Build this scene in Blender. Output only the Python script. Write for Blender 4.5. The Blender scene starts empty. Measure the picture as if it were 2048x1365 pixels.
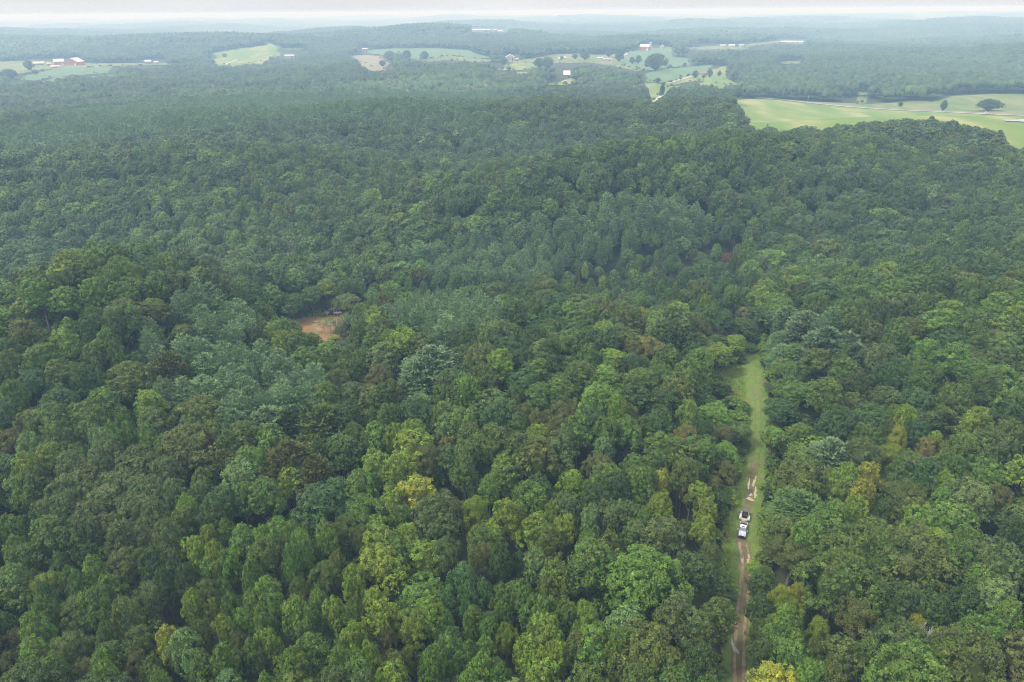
import bpy, math, random
import numpy as np
from mathutils import Matrix, Vector, Euler
rad = math.radians
scene = bpy.context.scene
COL = scene.collection

# ------------------------------------------------------------------ camera, sky, sun, exposure
CAM_H, PITCH, ROLL = 114.0, 25.8, -0.48
cam_data = bpy.data.cameras.new('camera'); cam_data.sensor_width = 36; cam_data.lens = 24
cam_data.clip_start = 0.5; cam_data.clip_end = 90000
cam = bpy.data.objects.new('camera', cam_data); COL.objects.link(cam)
CM = Matrix.Translation((0, 0, CAM_H)) @ Matrix.Rotation(rad(90-PITCH), 4, 'X') @ Matrix.Rotation(rad(ROLL), 4, 'Z')
cam.matrix_world = CM
scene.camera = cam

SUN_EL, SUN_AZ = 52.0, 250.0          # azimuth the light comes from, clockwise from +Y (view direction)
world = bpy.data.worlds.new('World'); scene.world = world; world.use_nodes = True
nt = world.node_tree; nt.nodes.clear()
def N(nt, t, **kw):
    n = nt.nodes.new(t)
    for k, v in kw.items(): setattr(n, k, v)
    return n
wo = N(nt, 'ShaderNodeOutputWorld'); bgn = N(nt, 'ShaderNodeBackground')
sky = N(nt, 'ShaderNodeTexSky'); sky.sky_type = 'NISHITA'; sky.sun_disc = False
sky.sun_elevation = rad(SUN_EL); sky.sun_rotation = rad(SUN_AZ); sky.dust_density = 3.0
tc = N(nt, 'ShaderNodeTexCoord'); sep = N(nt, 'ShaderNodeSeparateXYZ')
nt.links.new(tc.outputs['Generated'], sep.inputs[0])
# overcast layer: pale band at the horizon, lavender grey just above, bright again higher up; soft cloud noise
ramp = N(nt, 'ShaderNodeValToRGB'); e = ramp.color_ramp.elements
e[0].position = 0.0; e[0].color = (7.3, 7.5, 7.9, 1)
e[1].position = 1.0; e[1].color = (19.4, 19.1, 18.4, 1)
for p, c in ((0.006, (7.1, 7.15, 7.4)), (0.014, (7.25, 7.4, 7.95)), (0.05, (6.9, 7.0, 7.4)), (0.25, (10.6, 10.7, 10.9)), (0.6, (15.4, 15.2, 14.8))):
    q = e.new(p); q.color = c + (1,)
nt.links.new(sep.outputs[2], ramp.inputs[0])
mp = N(nt, 'ShaderNodeMapping'); mp.inputs['Scale'].default_value = (3, 3, 26)
nz = N(nt, 'ShaderNodeTexNoise'); nz.inputs['Scale'].default_value = 1.6; nz.inputs['Detail'].default_value = 5
nt.links.new(tc.outputs['Generated'], mp.inputs[0]); nt.links.new(mp.outputs[0], nz.inputs[0])
mr = N(nt, 'ShaderNodeMapRange'); mr.inputs[1].default_value = .3; mr.inputs[2].default_value = .7
mr.inputs[3].default_value = .94; mr.inputs[4].default_value = 1.05
nt.links.new(nz.outputs[0], mr.inputs[0])
mul = N(nt, 'ShaderNodeVectorMath', operation='SCALE')
nt.links.new(ramp.outputs[0], mul.inputs[0]); nt.links.new(mr.outputs[0], mul.inputs['Scale'])
mx = N(nt, 'ShaderNodeMixRGB'); mx.inputs[0].default_value = 0.90
nt.links.new(sky.outputs[0], mx.inputs[1]); nt.links.new(mul.outputs[0], mx.inputs[2])
nt.links.new(mx.outputs[0], bgn.inputs[0]); bgn.inputs[1].default_value = 0.05
nt.links.new(bgn.outputs[0], wo.inputs[0])

sun_d = bpy.data.lights.new('sun', 'SUN'); sun_d.energy = 1.5; sun_d.angle = rad(10); sun_d.color = (1, .96, .9)
sun = bpy.data.objects.new('sun', sun_d); COL.objects.link(sun)
az = rad(SUN_AZ); el = rad(SUN_EL)
sdir = Vector((math.sin(az)*math.cos(el), math.cos(az)*math.cos(el), math.sin(el)))
sun.rotation_euler = sdir.to_track_quat('Z', 'Y').to_euler()
sun.location = sdir*300
vs = scene.view_settings; vs.view_transform = 'Standard'; vs.look = 'None'; vs.gamma = 1; vs.exposure = 1.3
vs.use_curve_mapping = False
HAZE = 0.00035
cy = scene.cycles
cy.max_bounces = 5; cy.diffuse_bounces = 1; cy.glossy_bounces = 2; cy.transmission_bounces = 3
cy.volume_bounces = 1; cy.transparent_max_bounces = 8
cy.use_adaptive_sampling = False; cy.filter_width = 1.0; cy.use_denoising = True; cy.denoiser = 'OPENIMAGEDENOISE'; cy.denoising_input_passes = 'RGB_ALBEDO_NORMAL'; cy.denoising_prefilter = 'NONE'
cy.caustics_reflective = False; cy.caustics_refractive = False

# ------------------------------------------------------------------ numbers: noise, terrain, projection
rng = np.random.default_rng(7); random.seed(7)
F = 2048*24/36.0
def smooth(t, a, b):
    t = np.clip((t-a)/(b-a), 0, 1); return t*t*(3-2*t)
def _h(ix, iy, s):
    n = (ix.astype(np.int64)*374761393 + iy.astype(np.int64)*668265263 + s*1442695041) & 0x7fffffff
    n = ((n ^ (n >> 13))*1274126177) & 0x7fffffff
    return ((n ^ (n >> 16)) & 0xffff)/65535.0
def vnoise(x, y, sc, s=0):
    x = np.asarray(x, float)/sc + 1000.3; y = np.asarray(y, float)/sc + 1000.7
    ix = np.floor(x); iy = np.floor(y); fx = x-ix; fy = y-iy
    fx = fx*fx*fx*(fx*(fx*6-15)+10); fy = fy*fy*fy*(fy*(fy*6-15)+10)
    a = _h(ix, iy, s); b = _h(ix+1, iy, s); c = _h(ix, iy+1, s); d = _h(ix+1, iy+1, s)
    return ((a*(1-fx)+b*fx)*(1-fy) + (c*(1-fx)+d*fx)*fy)*2-1
def gs(x, y, cx, cy_, sx, sy, amp, rot=0):
    dx = x-cx; dy = y-cy_; c = math.cos(rot); s = math.sin(rot)
    u = dx*c+dy*s; v = -dx*s+dy*c
    return amp*np.exp(-(u/sx)**2/2-(v/sy)**2/2)
POND_C, POND_Z = (-87.0, 269.0), -9.0
def height(x, y):
    x = np.asarray(x, float); y = np.asarray(y, float)
    d = np.hypot(x, y)
    z = gs(x, y, 340, 545, 190, 105, 27) + gs(x, y, 640, 470, 200, 160, 20) + gs(x, y, 230, 190, 75, 90, 15) + gs(x, y, 330, 330, 90, 70, 10)
    z += gs(x, y, -138, 215, 30, 45, 24, .15)
    z += gs(x, y, -60, 325, 180, 50, -18)
    z += gs(x, y, 60, 395, 105, 38, 27, .35)
    z += gs(x, y, 150, 300, 90, 50, -5) + gs(x, y, 150, 215, 50, 90, 5) + gs(x, y, -5, 200, 45, 50, 5)
    z += gs(x, y, -300, 460, 150, 50, 20) + gs(x, y, -100, 640, 350, 70, 18) + gs(x, y, 0, 520, 150, 45, -12)
    z += vnoise(x, y, 90, 3)*3.0*smooth(d, 150, 300)
    z += vnoise(x, y, 260, 5)*7*smooth(d, 330, 600)*(1-.45*smooth(d, 800, 1000)*(1-smooth(d, 2000, 2600)))
    z += vnoise(x, y, 700, 8)*34*smooth(d, 2100, 3400) + vnoise(x, y, 1500, 9)*36*smooth(d, 2400, 4600)
    z += gs(x, y, -850, 2750, 600, 300, 36) + gs(x, y, 300, 2750, 700, 260, 16) + gs(x, y, -2100, 2600, 500, 300, 20)
    z += gs(x, y, 1500, 1700, 500, 300, 12)
    r = np.hypot((x-POND_C[0])/19.0, (y-POND_C[1])/np.where(y < POND_C[1], 19.0, 9.0))
    k = smooth(r, 1.0, 1.9)
    z = z*k + (POND_Z-0.8)*(1-k)
    z += vnoise(x, y, 480, 15)*13*smooth(d, 850, 1500)
    z -= 30*smooth(d, 15000, 30000)
    return z
MI = np.array(CM.inverted()); MW = np.array(CM)
def project(x, y, z):
    p = np.stack([x, y, z, np.ones_like(np.asarray(x, float))], -1) @ MI.T
    w = -p[..., 2]; w = np.where(w < .1, .1, w)
    return 1024+F*p[..., 0]/w, 682.5-F*p[..., 1]/w, w
def ray(px, py):
    v = np.array([(px-1024)/F, -(py-682.5)/F, -1.0]); v = MW[:3, :3] @ v
    return v/np.linalg.norm(v)
TS = np.concatenate([np.arange(40, 700, 1.0), np.geomspace(700, 28000, 2600)])
def at(px, py, h=0.0):
    """the ground point (raised by h) that is seen at a photo pixel"""
    v = ray(px, py); p = np.array([0, 0, CAM_H])[None] + TS[:, None]*v[None]
    f = p[:, 2]-height(p[:, 0], p[:, 1])-h
    i = np.argmax(f < 0)
    if f[i] >= 0: i = len(TS)-1
    t = TS[i-1] + (TS[i]-TS[i-1])*f[i-1]/(f[i-1]-f[i]+1e-9) if i > 0 else TS[0]
    q = np.array([0, 0, CAM_H])+t*v
    return float(q[0]), float(q[1]), float(height(q[0], q[1]))
def inpoly(px, py, poly):
    px = np.asarray(px, float); py = np.asarray(py, float)
    c = np.zeros(px.shape, bool); n = len(poly); j = n-1
    for i in range(n):
        xi, yi = poly[i]; xj, yj = poly[j]
        if yi != yj:
            c ^= ((yi > py) != (yj > py)) & (px < (xj-xi)*(py-yi)/(yj-yi)+xi)
        j = i
    return c

# ------------------------------------------------------------------ materials
def mat(name, col=(.5, .5, .5), rough=.7, metal=0.0, spec=.3):
    m = bpy.data.materials.new(name); m.use_nodes = True
    b = m.node_tree.nodes['Principled BSDF']
    b.inputs['Base Color'].default_value = (*col, 1); b.inputs['Roughness'].default_value = rough
    b.inputs['Metallic'].default_value = metal; b.inputs['Specular IOR Level'].default_value = spec
    return m
def noisy(name, c1, c2, scale, rough=.85, c3=None, scale3=None, spec=.2, detail=6, bump=0.0, amt3=.5, stretch=None):
    """colour broken up by two octaves of procedural noise in object space"""
    m = mat(name, c1, rough, 0, spec); t = m.node_tree; b = t.nodes['Principled BSDF']
    g = N(t, 'ShaderNodeTexCoord'); vec = g.outputs['Object']
    if stretch:
        mpn = N(t, 'ShaderNodeMapping'); mpn.inputs['Scale'].default_value = stretch; t.links.new(vec, mpn.inputs[0]); vec = mpn.outputs[0]
    n1 = N(t, 'ShaderNodeTexNoise'); n1.inputs['Scale'].default_value = scale; n1.inputs['Detail'].default_value = detail
    t.links.new(vec, n1.inputs[0])
    r1 = N(t, 'ShaderNodeMapRange'); r1.inputs[1].default_value = .36; r1.inputs[2].default_value = .64
    t.links.new(n1.outputs[0], r1.inputs[0])
    m1 = N(t, 'ShaderNodeMixRGB'); m1.inputs[1].default_value = (*c1, 1); m1.inputs[2].default_value = (*c2, 1)
    t.links.new(r1.outputs[0], m1.inputs[0]); out = m1.outputs[0]
    if c3:
        n2 = N(t, 'ShaderNodeTexNoise'); n2.inputs['Scale'].default_value = scale3; n2.inputs['Detail'].default_value = 4
        t.links.new(vec, n2.inputs[0])
        r2 = N(t, 'ShaderNodeMapRange'); r2.inputs[1].default_value = .5; r2.inputs[2].default_value = .66; r2.inputs[4].default_value = amt3
        t.links.new(n2.outputs[0], r2.inputs[0])
        m2 = N(t, 'ShaderNodeMixRGB'); m2.inputs[2].default_value = (*c3, 1)
        t.links.new(r2.outputs[0], m2.inputs[0]); t.links.new(out, m2.inputs[1]); out = m2.outputs[0]
    t.links.new(out, b.inputs['Base Color'])
    if bump:
        bn = N(t, 'ShaderNodeBump'); bn.inputs['Strength'].default_value = bump
        t.links.new(n1.outputs[0], bn.inputs['Height']); t.links.new(bn.outputs[0], b.inputs['Normal'])
    return m
def leaf_material(name, trans=.09, rough=.55, spec=.25):
    """leaf colour = tree's own tint x the clump's variation"""
    m = mat(name, (.05, .1, .04), rough, 0, spec); t = m.node_tree; b = t.nodes['Principled BSDF']
    a = N(t, 'ShaderNodeAttribute'); a.attribute_type = 'INSTANCER'; a.attribute_name = 'tint'
    s = N(t, 'ShaderNodeAttribute'); s.attribute_name = 'shade'
    x = N(t, 'ShaderNodeVectorMath', operation='MULTIPLY')
    t.links.new(a.outputs['Vector'], x.inputs[0]); t.links.new(s.outputs['Vector'], x.inputs[1])
    t.links.new(x.outputs[0], b.inputs['Base Color'])
    tr = N(t, 'ShaderNodeBsdfTranslucent'); g = N(t, 'ShaderNodeVectorMath', operation='MULTIPLY')
    g.inputs[1].default_value = (1.5, 1.45, .7); t.links.new(x.outputs[0], g.inputs[0]); t.links.new(g.outputs[0], tr.inputs[0])
    ms = N(t, 'ShaderNodeMixShader'); ms.inputs[0].default_value = trans
    t.links.new(b.outputs[0], ms.inputs[1]); t.links.new(tr.outputs[0], ms.inputs[2])
    t.links.new(ms.outputs[0], t.nodes['Material Output'].inputs[0])
    return m
M_LEAF = leaf_material('leaves'); M_NEEDLE = leaf_material('needles', .08, .6, .2)
M_BARK = noisy('bark', (.10, .085, .07), (.19, .17, .15), 3, .9)
M_PALEBARK = noisy('pale_bark', (.36, .34, .32), (.52, .50, .47), 3, .85)
M_FLOOR = noisy('forest_floor', (.020, .032, .014), (.045, .055, .022), .35, .95, (.055, .045, .028), .12)

# ------------------------------------------------------------------ mesh helpers
def tag(o, label=None, cat=None, group=None, kind=None):
    for k, v in (('label', label), ('category', cat), ('group', group), ('kind', kind)):
        if v: o[k] = v
    return o
def link(name, me, parent=None, loc=None, rz=None, scale=None):
    o = bpy.data.objects.new(name, me); COL.objects.link(o)
    if parent is not None: o.parent = parent
    if loc is not None: o.location = loc
    if rz is not None: o.rotation_euler = (0, 0, rz)
    if scale is not None: o.scale = scale
    return o
class MB:
    """collects boxes, prisms and tubes into one mesh"""
    def __init__(s): s.v = []; s.f = []; s.m = []
    def add(s, vs, fs, mi=0):
        b = len(s.v); s.v += [tuple(map(float, q)) for q in vs]; s.f += [tuple(i+b for i in f) for f in fs]; s.m += [mi]*len(fs)
    def box(s, c, d, mi=0, rz=0, bev=0.0, top=(1, 1)):
        x, y, z = [q/2 for q in d]; tx, ty = top
        if bev:
            k = min(bev, x*.9, y*.9)
            ring = [(-x+k, -y), (x-k, -y), (x, -y+k), (x, y-k), (x-k, y), (-x+k, y), (-x, y-k), (-x, -y+k)]
        else: ring = [(-x, -y), (x, -y), (x, y), (-x, y)]
        n = len(ring); ca, sa = math.cos(rz), math.sin(rz)
        def T(p, q, r): return (c[0]+p*ca-q*sa, c[1]+p*sa+q*ca, c[2]+r)
        vs = [T(p, q, -z) for p, q in ring]+[T(p*tx, q*ty, z) for p, q in ring]
        fs = [tuple(range(n))[::-1], tuple(range(n, 2*n))]+[(i, (i+1) % n, n+(i+1) % n, n+i) for i in range(n)]
        s.add(vs, fs, mi)
    def loft(s, sections, mi=0, caps=True):
        n = len(sections[0]); vs = [p for sec in sections for p in sec]; fs = []
        for k in range(len(sections)-1):
            for i in range(n):
                j = (i+1) % n; fs.append((k*n+i, k*n+j, (k+1)*n+j, (k+1)*n+i))
        if caps: fs += [tuple(range(n))[::-1], tuple(range((len(sections)-1)*n, len(sections)*n))]
        s.add(vs, fs, mi)
    def tube(s, pts, rs, n=6, mi=0):
        secs = []
        for k, p in enumerate(pts):
            a = Vector(pts[max(k-1, 0)]); b = Vector(pts[min(k+1, len(pts)-1)])
            d = (b-a).normalized(); u = d.orthogonal().normalized(); w = d.cross(u)
            secs.append([tuple(Vector(p)+rs[k]*(math.cos(q)*u+math.sin(q)*w)) for q in [2*math.pi*i/n for i in range(n)]])
        s.loft(secs, mi)
    def cyl(s, c, r, h, axis='Z', n=16, mi=0):
        secs = []
        for t in (-h/2, h/2):
            ring = []
            for i in range(n):
                a = 2*math.pi*i/n; p, q = r*math.cos(a), r*math.sin(a)
                ring.append({'Z': (c[0]+p, c[1]+q, c[2]+t), 'X': (c[0]+t, c[1]+p, c[2]+q), 'Y': (c[0]+q, c[1]+t, c[2]+p)}[axis])
            secs.append(ring)
        s.loft(secs, mi)
    def mesh(s, name, mats, smooth_=False):
        me = bpy.data.meshes.new(name); me.from_pydata(s.v, [], s.f)
        for m in (mats if isinstance(mats, (list, tuple)) else [mats]): me.materials.append(m)
        me.polygons.foreach_set('material_index', s.m)
        if smooth_: me.polygons.foreach_set('use_smooth', [True]*len(s.f))
        me.update(); return me
    def obj(s, name, mats, parent=None, **kw): return link(name, s.mesh(name, mats), parent, **kw)

def grid_mesh(name, X, Y, Z, material, keep=None):
    """a sheet from 2-D arrays of points; keep: which cells"""
    nr, nc = X.shape; idx = np.arange(nr*nc).reshape(nr, nc)
    q = np.stack([idx[:-1, :-1], idx[:-1, 1:], idx[1:, 1:], idx[1:, :-1]], -1)
    q = q[keep] if keep is not None else q.reshape(-1, 4)
    used, inv = np.unique(q, return_inverse=True)
    co = np.stack([X.ravel(), Y.ravel(), Z.ravel()], -1)[used]
    return quads_mesh(name, co, inv.reshape(-1, 4), [material])
def quads_mesh(name, co, quads, mats, mi=None, shade=None, smooth_=False):
    me = bpy.data.meshes.new(name)
    nq = len(quads)
    me.vertices.add(len(co)); me.vertices.foreach_set('co', np.asarray(co, np.float32).ravel())
    me.loops.add(nq*4); me.loops.foreach_set('vertex_index', np.asarray(quads, np.int32).ravel())
    me.polygons.add(nq); me.polygons.foreach_set('loop_start', np.arange(0, nq*4, 4, dtype=np.int32))
    me.polygons.foreach_set('loop_total', np.full(nq, 4, np.int32))
    for m in mats: me.materials.append(m)
    if mi is not None: me.polygons.foreach_set('material_index', np.asarray(mi, np.int32))
    if smooth_: me.polygons.foreach_set('use_smooth', np.ones(nq, bool))
    if shade is not None:
        a = me.attributes.new('shade', 'FLOAT_COLOR', 'FACE')
        a.data.foreach_set('color', np.concatenate([shade, np.ones((nq, 1))], 1).astype(np.float32).ravel())
    me.update(calc_edges=True); me.validate()
    return me

# ------------------------------------------------------------------ foliage
def unit(v): return v/np.maximum(np.linalg.norm(v, axis=-1, keepdims=True), 1e-9)
def leaves(P, Nn, size, R, droop=0.0, narrow=.75):
    """folded leaf clumps: P points, Nn outward normals -> vertices, quads"""
    n = len(P)
    nn = unit(Nn*0.9 + R.normal(0, .42, (n, 3)) + np.array([0, 0, .45]))
    t = unit(np.cross(nn, R.normal(0, 1, (n, 3))))
    if droop: t = unit(t + np.array([0, 0, -droop]) + Nn*.3)
    nn = unit(nn-(nn*t).sum(1, keepdims=True)*t)
    b = np.cross(nn, t); s = size*R.uniform(.65, 1.35, (n, 1))
    w = s*narrow*R.uniform(.7, 1.2, (n, 1))
    fold = s*.22
    V = np.stack([P-t*s*.55, P+b*w*.5-nn*fold, P+t*s*.55-nn*fold*.4, P-b*w*.5-nn*fold], 1).reshape(-1, 3)
    return V, np.arange(n*4).reshape(-1, 4)
def ellipsoid(c, r, nu=10, nv=6):
    th = np.linspace(0, 2*math.pi, nu, endpoint=False); ph = np.linspace(-math.pi/2*.98, math.pi/2*.98, nv)
    V = [(c[0]+r[0]*math.cos(p)*math.cos(t), c[1]+r[1]*math.cos(p)*math.sin(t), c[2]+r[2]*math.sin(p)) for p in ph for t in th]
    Q = [(k*nu+i, k*nu+(i+1) % nu, (k+1)*nu+(i+1) % nu, (k+1)*nu+i) for k in range(nv-1) for i in range(nu)]
    return np.array(V), np.array(Q)
def lobes_for(kind, R):
    """centres, radii (3 axes) of the clumps that make up a crown of an 18 m tree"""
    C, S = [], []
    if kind in ('D', 'B', 'W', 'F'):
        rr, hc, nl, lo, hi = {'D': (4.0, 9.5, 52, .14, .34), 'B': (6.2, 11, 120, .09, .23), 'W': (4.3, 10, 34, .17, .31), 'F': (4.3, 9, 60, .12, .25)}[kind]
        cz = 18-hc*.56; up = hc*.56
        sx, sy = R.uniform(.85, 1.1), R.uniform(.85, 1.1); ph0 = R.uniform(0, 6.28)
        for i in range(nl):
            zf = 1-(i+.5)/nl*1.45; a = i*2.39996+R.normal(0, .25)
            q = math.sqrt(max(0, 1-zf*zf)); bulge = 1+.16*math.sin(2*a+ph0)+.14*math.sin(3*a+ph0*2)+R.normal(0, .10)
            r = rr*R.uniform(lo, hi)
            x, y, z = q*math.cos(a)*(rr*bulge-r*.8)*sx, q*math.sin(a)*(rr*bulge-r*.8)*sy, zf*((up if zf > 0 else hc*.44)-r*.7)*R.uniform(.86, 1.06)
            C.append((x, y, cz+z)); S.append((r, r, r*(.85 if kind != 'W' else .8)))
        core = ((0, 0, cz), (rr*.66, rr*.66, up*.72)) if kind != 'F' else ((0, 0, cz-.3), (rr*.5, rr*.5, up*.55))
    elif kind == 'T':
        rr, hc = 4.1, 7.8
        nl = 44
        for i in range(nl):
            t = (i+.5)/nl; a = i*2.39996+R.normal(0, .3)
            prof = rr*(1-t**2.9)**.58*R.uniform(.78, 1.1)
            r = rr*R.uniform(.24, .36)*(1-.35*t)
            C.append((math.cos(a)*max(prof-r*.6, 0), math.sin(a)*max(prof-r*.6, 0), 18-hc+.5+t*(hc-.9)-.2)); S.append((r, r, r*.95))
        C.append((0, 0, 17.3)); S.append((.55, .55, 1.0))
        core = ((0, 0, 18-hc*.6), (rr*.58, rr*.58, hc*.42))
    return np.array(C), np.array(S), core
def crown_arrays(kind, nleaf, size, seed, core_seg=(10, 6), clump=22, clump_r=.62):
    R = np.random.default_rng(seed)
    if kind == 'P': return pine_arrays(nleaf, size, R)
    C, S, core = lobes_for(kind, R)
    wgt = S[:, 0]**2; wgt = wgt/wgt.sum()
    n0 = int(nleaf*2.3); li = R.choice(len(C), n0, p=wgt)
    d = unit(R.normal(0, 1, (n0, 3)))
    cc = np.array([0, 0, core[0][2]]); out = unit(C[li]-cc)
    keep = (d*out).sum(1) > -.35; d = d[keep]; li = li[keep]
    dep = np.where(R.random((len(d), 1)) < .13, R.uniform(1.1, 1.5, (len(d), 1)), R.uniform(.8, 1.08, (len(d), 1))) if kind != 'F' else R.uniform(.55, 1.3, (len(d), 1))
    P = C[li]+d*S[li]*dep
    q = ((P[:, None, :]-C[None])/S[None]); inside = ((q**2).sum(-1) < .6).any(1) if kind != 'F' else np.zeros(len(P), bool)
    P = P[~inside][:nleaf]; d = d[~inside][:nleaf]; li = li[~inside][:nleaf]
    if clump and kind != 'F':      # leaves gather in small domed sprays with gaps between them
        ns = max(60, len(P)//clump); rs = clump_r*R.uniform(.6, 1.35, ns)
        own = R.integers(0, ns, len(P)); dd = unit(R.normal(0, 1, (len(P), 3))+d[own]*.9+np.array([0, 0, .55]))
        P = P[own]+dd*rs[own][:, None]*np.array([1, 1, .75]); li = li[own]; d = unit(dd+d[own]*.35)
        sprig = R.uniform(.70, 1.35, ns)[own][:, None]
    else: sprig = 1.0
    V, Q = leaves(P, unit(d/S[li]), size, R, droop={'W': .25, 'F': .25}.get(kind, 0), narrow={'W': .7, 'F': .5, 'T': .8}.get(kind, .75))
    ls = R.normal(1, .10, (len(C), 1))*R.normal(1, [.07, .03, .07], (len(C), 3)); sh = ls[li]*sprig*R.uniform(.78, 1.25, (len(P), 1))
    sh = sh*np.stack([R.normal(1, .05, len(P)), np.ones(len(P)), R.normal(1, .06, len(P))], 1)
    if kind == 'T':     # glossy tulip leaves: some clumps show their paler undersides
        sh *= np.where(R.random((len(P), 1)) < .10, 1.5, 1.0)
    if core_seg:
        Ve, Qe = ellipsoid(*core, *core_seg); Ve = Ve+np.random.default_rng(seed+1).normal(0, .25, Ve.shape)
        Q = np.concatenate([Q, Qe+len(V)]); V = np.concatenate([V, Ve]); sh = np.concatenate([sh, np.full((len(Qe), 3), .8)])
    return V, Q, sh
def pine_arrays(nleaf, size, R):
    """white pine: whorls of flat, up-swept boughs carrying needle tufts"""
    P, D, sh = [], [], []
    nw = 12; tips = []
    for w in range(nw):
        t = w/(nw-1.0); z = 5.0+11.6*t; L = 4.5*(1-t**2.6)**.8*R.uniform(.8, 1.15)+.7
        nb = 6 if t < .8 else 4
        for b in range(nb):
            a = 2*math.pi*(b+R.uniform(-.3, .3))/nb+w*.9; l = L*R.uniform(.75, 1.15)
            tips.append((a, l, z, t))
    per = max(8, nleaf//len(tips))
    for a, l, z, t in tips:
        k = int(per*(.5+.9*l/4.4)); s = R.uniform(.22, 1.0, k)**.7
        side = R.normal(0, .20, k)*l*(s*1.1+.15)*.9
        ux, uy = math.cos(a), math.sin(a)
        x = ux*s*l-uy*side; y = uy*s*l+ux*side
        zz = z+.28*l*s**2-.10*l*s+R.normal(0, .12, k)-.12*np.abs(side)
        P.append(np.stack([x, y, zz], 1))
        D.append(np.stack([ux*.5-uy*side*.3, uy*.5+ux*side*.3, np.full(k, .22)], 1)); sh.append(np.full(k, R.normal(1, .09)))
    P = np.concatenate(P); D = unit(np.concatenate(D)+R.normal(0, .28, (len(P), 3))); sh = np.concatenate(sh)
    n = len(P); b = unit(np.cross(D, np.array([0, 0, 1.0])+R.normal(0, .45, (n, 3)))); s = size*R.uniform(.8, 1.4, (n, 1))
    V = np.stack([P, P+D*s*.6+b*s*.26, P+D*s*1.25, P+D*s*.6-b*s*.26], 1).reshape(-1, 3)
    Q = np.arange(n*4).reshape(-1, 4); sh = (sh*R.uniform(.8, 1.2, n))[:, None]*np.ones((1, 3))
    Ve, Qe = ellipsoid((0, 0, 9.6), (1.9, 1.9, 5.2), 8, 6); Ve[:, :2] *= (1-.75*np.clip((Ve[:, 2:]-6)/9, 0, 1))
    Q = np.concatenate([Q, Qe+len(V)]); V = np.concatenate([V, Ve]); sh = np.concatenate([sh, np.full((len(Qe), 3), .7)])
    return V, Q, sh
def skeleton(mb, R, kind, mi=0, n=5, twigs=False):
    """trunk and limbs of an 18 m tree"""
    lean = R.normal(0, .25, 2)
    if kind in 'TP':
        mb.tube([(0, 0, -.3), (lean[0]*.3, lean[1]*.3, 8), (0, 0, 17)], [.32, .2, .05], 6, mi)
    else:
        mb.tube([(0, 0, -.3), (lean[0]*.5, lean[1]*.5, 5), (lean[0], lean[1], 10), (lean[0]*1.2, lean[1], 15)], [.38, .3, .2, .06], 6, mi)
    nb = {'T': 6, 'P': 8, 'B': 10}.get(kind, 8)
    for i in range(nb):
        z0 = R.uniform(5.5, 12); a = i*2.4+R.uniform(-.3, .3); l = {'T': 2.2, 'P': 3.2, 'B': 5.4}.get(kind, 3.7)*R.uniform(.8, 1.05)
        rise = {'T': 1.8, 'P': .6}.get(kind, 4.2)*R.uniform(.7, 1.2)
        p0 = (lean[0]*z0/10, lean[1]*z0/10, z0); ux, uy = math.cos(a), math.sin(a)
        p1 = (p0[0]+ux*l*.5, p0[1]+uy*l*.5, z0+rise*.42); p2 = (p0[0]+ux*l, p0[1]+uy*l, min(z0+rise, 17.2))
        tk = float(twigs) or 1.0
        mb.tube([p0, p1, p2], [.16*tk, .10*tk, .03*tk], n, mi)
        if twigs:
            for k in range(7):
                q = Vector(p0).lerp(Vector(p2), R.uniform(.35, .95)); dd = Vector(R.normal(0, 1, 3)); dd.z = abs(dd.z)*.8+.3
                e2 = q+dd.normalized()*R.uniform(.9, 2.1); mb.tube([q, (q+e2)/2+Vector(R.normal(0, .12, 3)), e2], [.05*tk, .035*tk, .012*tk], 4, mi)
                for j in range(3):
                    q2 = q.lerp(e2, R.uniform(.4, 1)); d3 = Vector(R.normal(0, 1, 3)); mb.tube([q2, q2+d3.normalized()*R.uniform(.4, .9)], [.022*tk, .008*tk], 3, mi)
def crown_mesh(name, kind, nleaf, size, seed, **kw):
    V, Q, sh = crown_arrays(kind, nleaf, size, seed, **kw)
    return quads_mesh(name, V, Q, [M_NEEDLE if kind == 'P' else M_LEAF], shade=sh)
def whole_tree(name, kind, nleaf, size, seed, trunk=True, **kw):
    V, Q, sh = crown_arrays(kind, nleaf, size, seed, **kw); mi = np.zeros(len(Q), int)
    if trunk:
        mb = MB(); skeleton(mb, np.random.default_rng(seed), kind, n=3)
        q = [f if len(f) == 4 else (f+f[-1:]*4)[:4] for f in mb.f if len(f) == 4]
        Q = np.concatenate([Q, np.array(q)+len(V)]); V = np.concatenate([V, np.array(mb.v)])
        sh = np.concatenate([sh, np.ones((len(q), 3))]); mi = np.concatenate([mi, np.ones(len(q), int)])
    return quads_mesh(name, V, Q, [M_NEEDLE if kind == 'P' else M_LEAF, M_BARK], mi=mi, shade=sh)
TONE = dict(dk=(.020, .046, .010), dg=(.038, .070, .011), mg=(.062, .110, .014), bg=(.042, .086, .020), lg=(.088, .158, .020),
            yg=(.112, .172, .015), ye=(.18, .205, .018), ol=(.070, .100, .015), ob=(.080, .092, .020), gy=(.064, .098, .022),
            pl=(.096, .160, .042), pn=(.108, .172, .074), rd=(.12, .060, .028), og=(.13, .125, .026), de=(.2, .19, .17))
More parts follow.
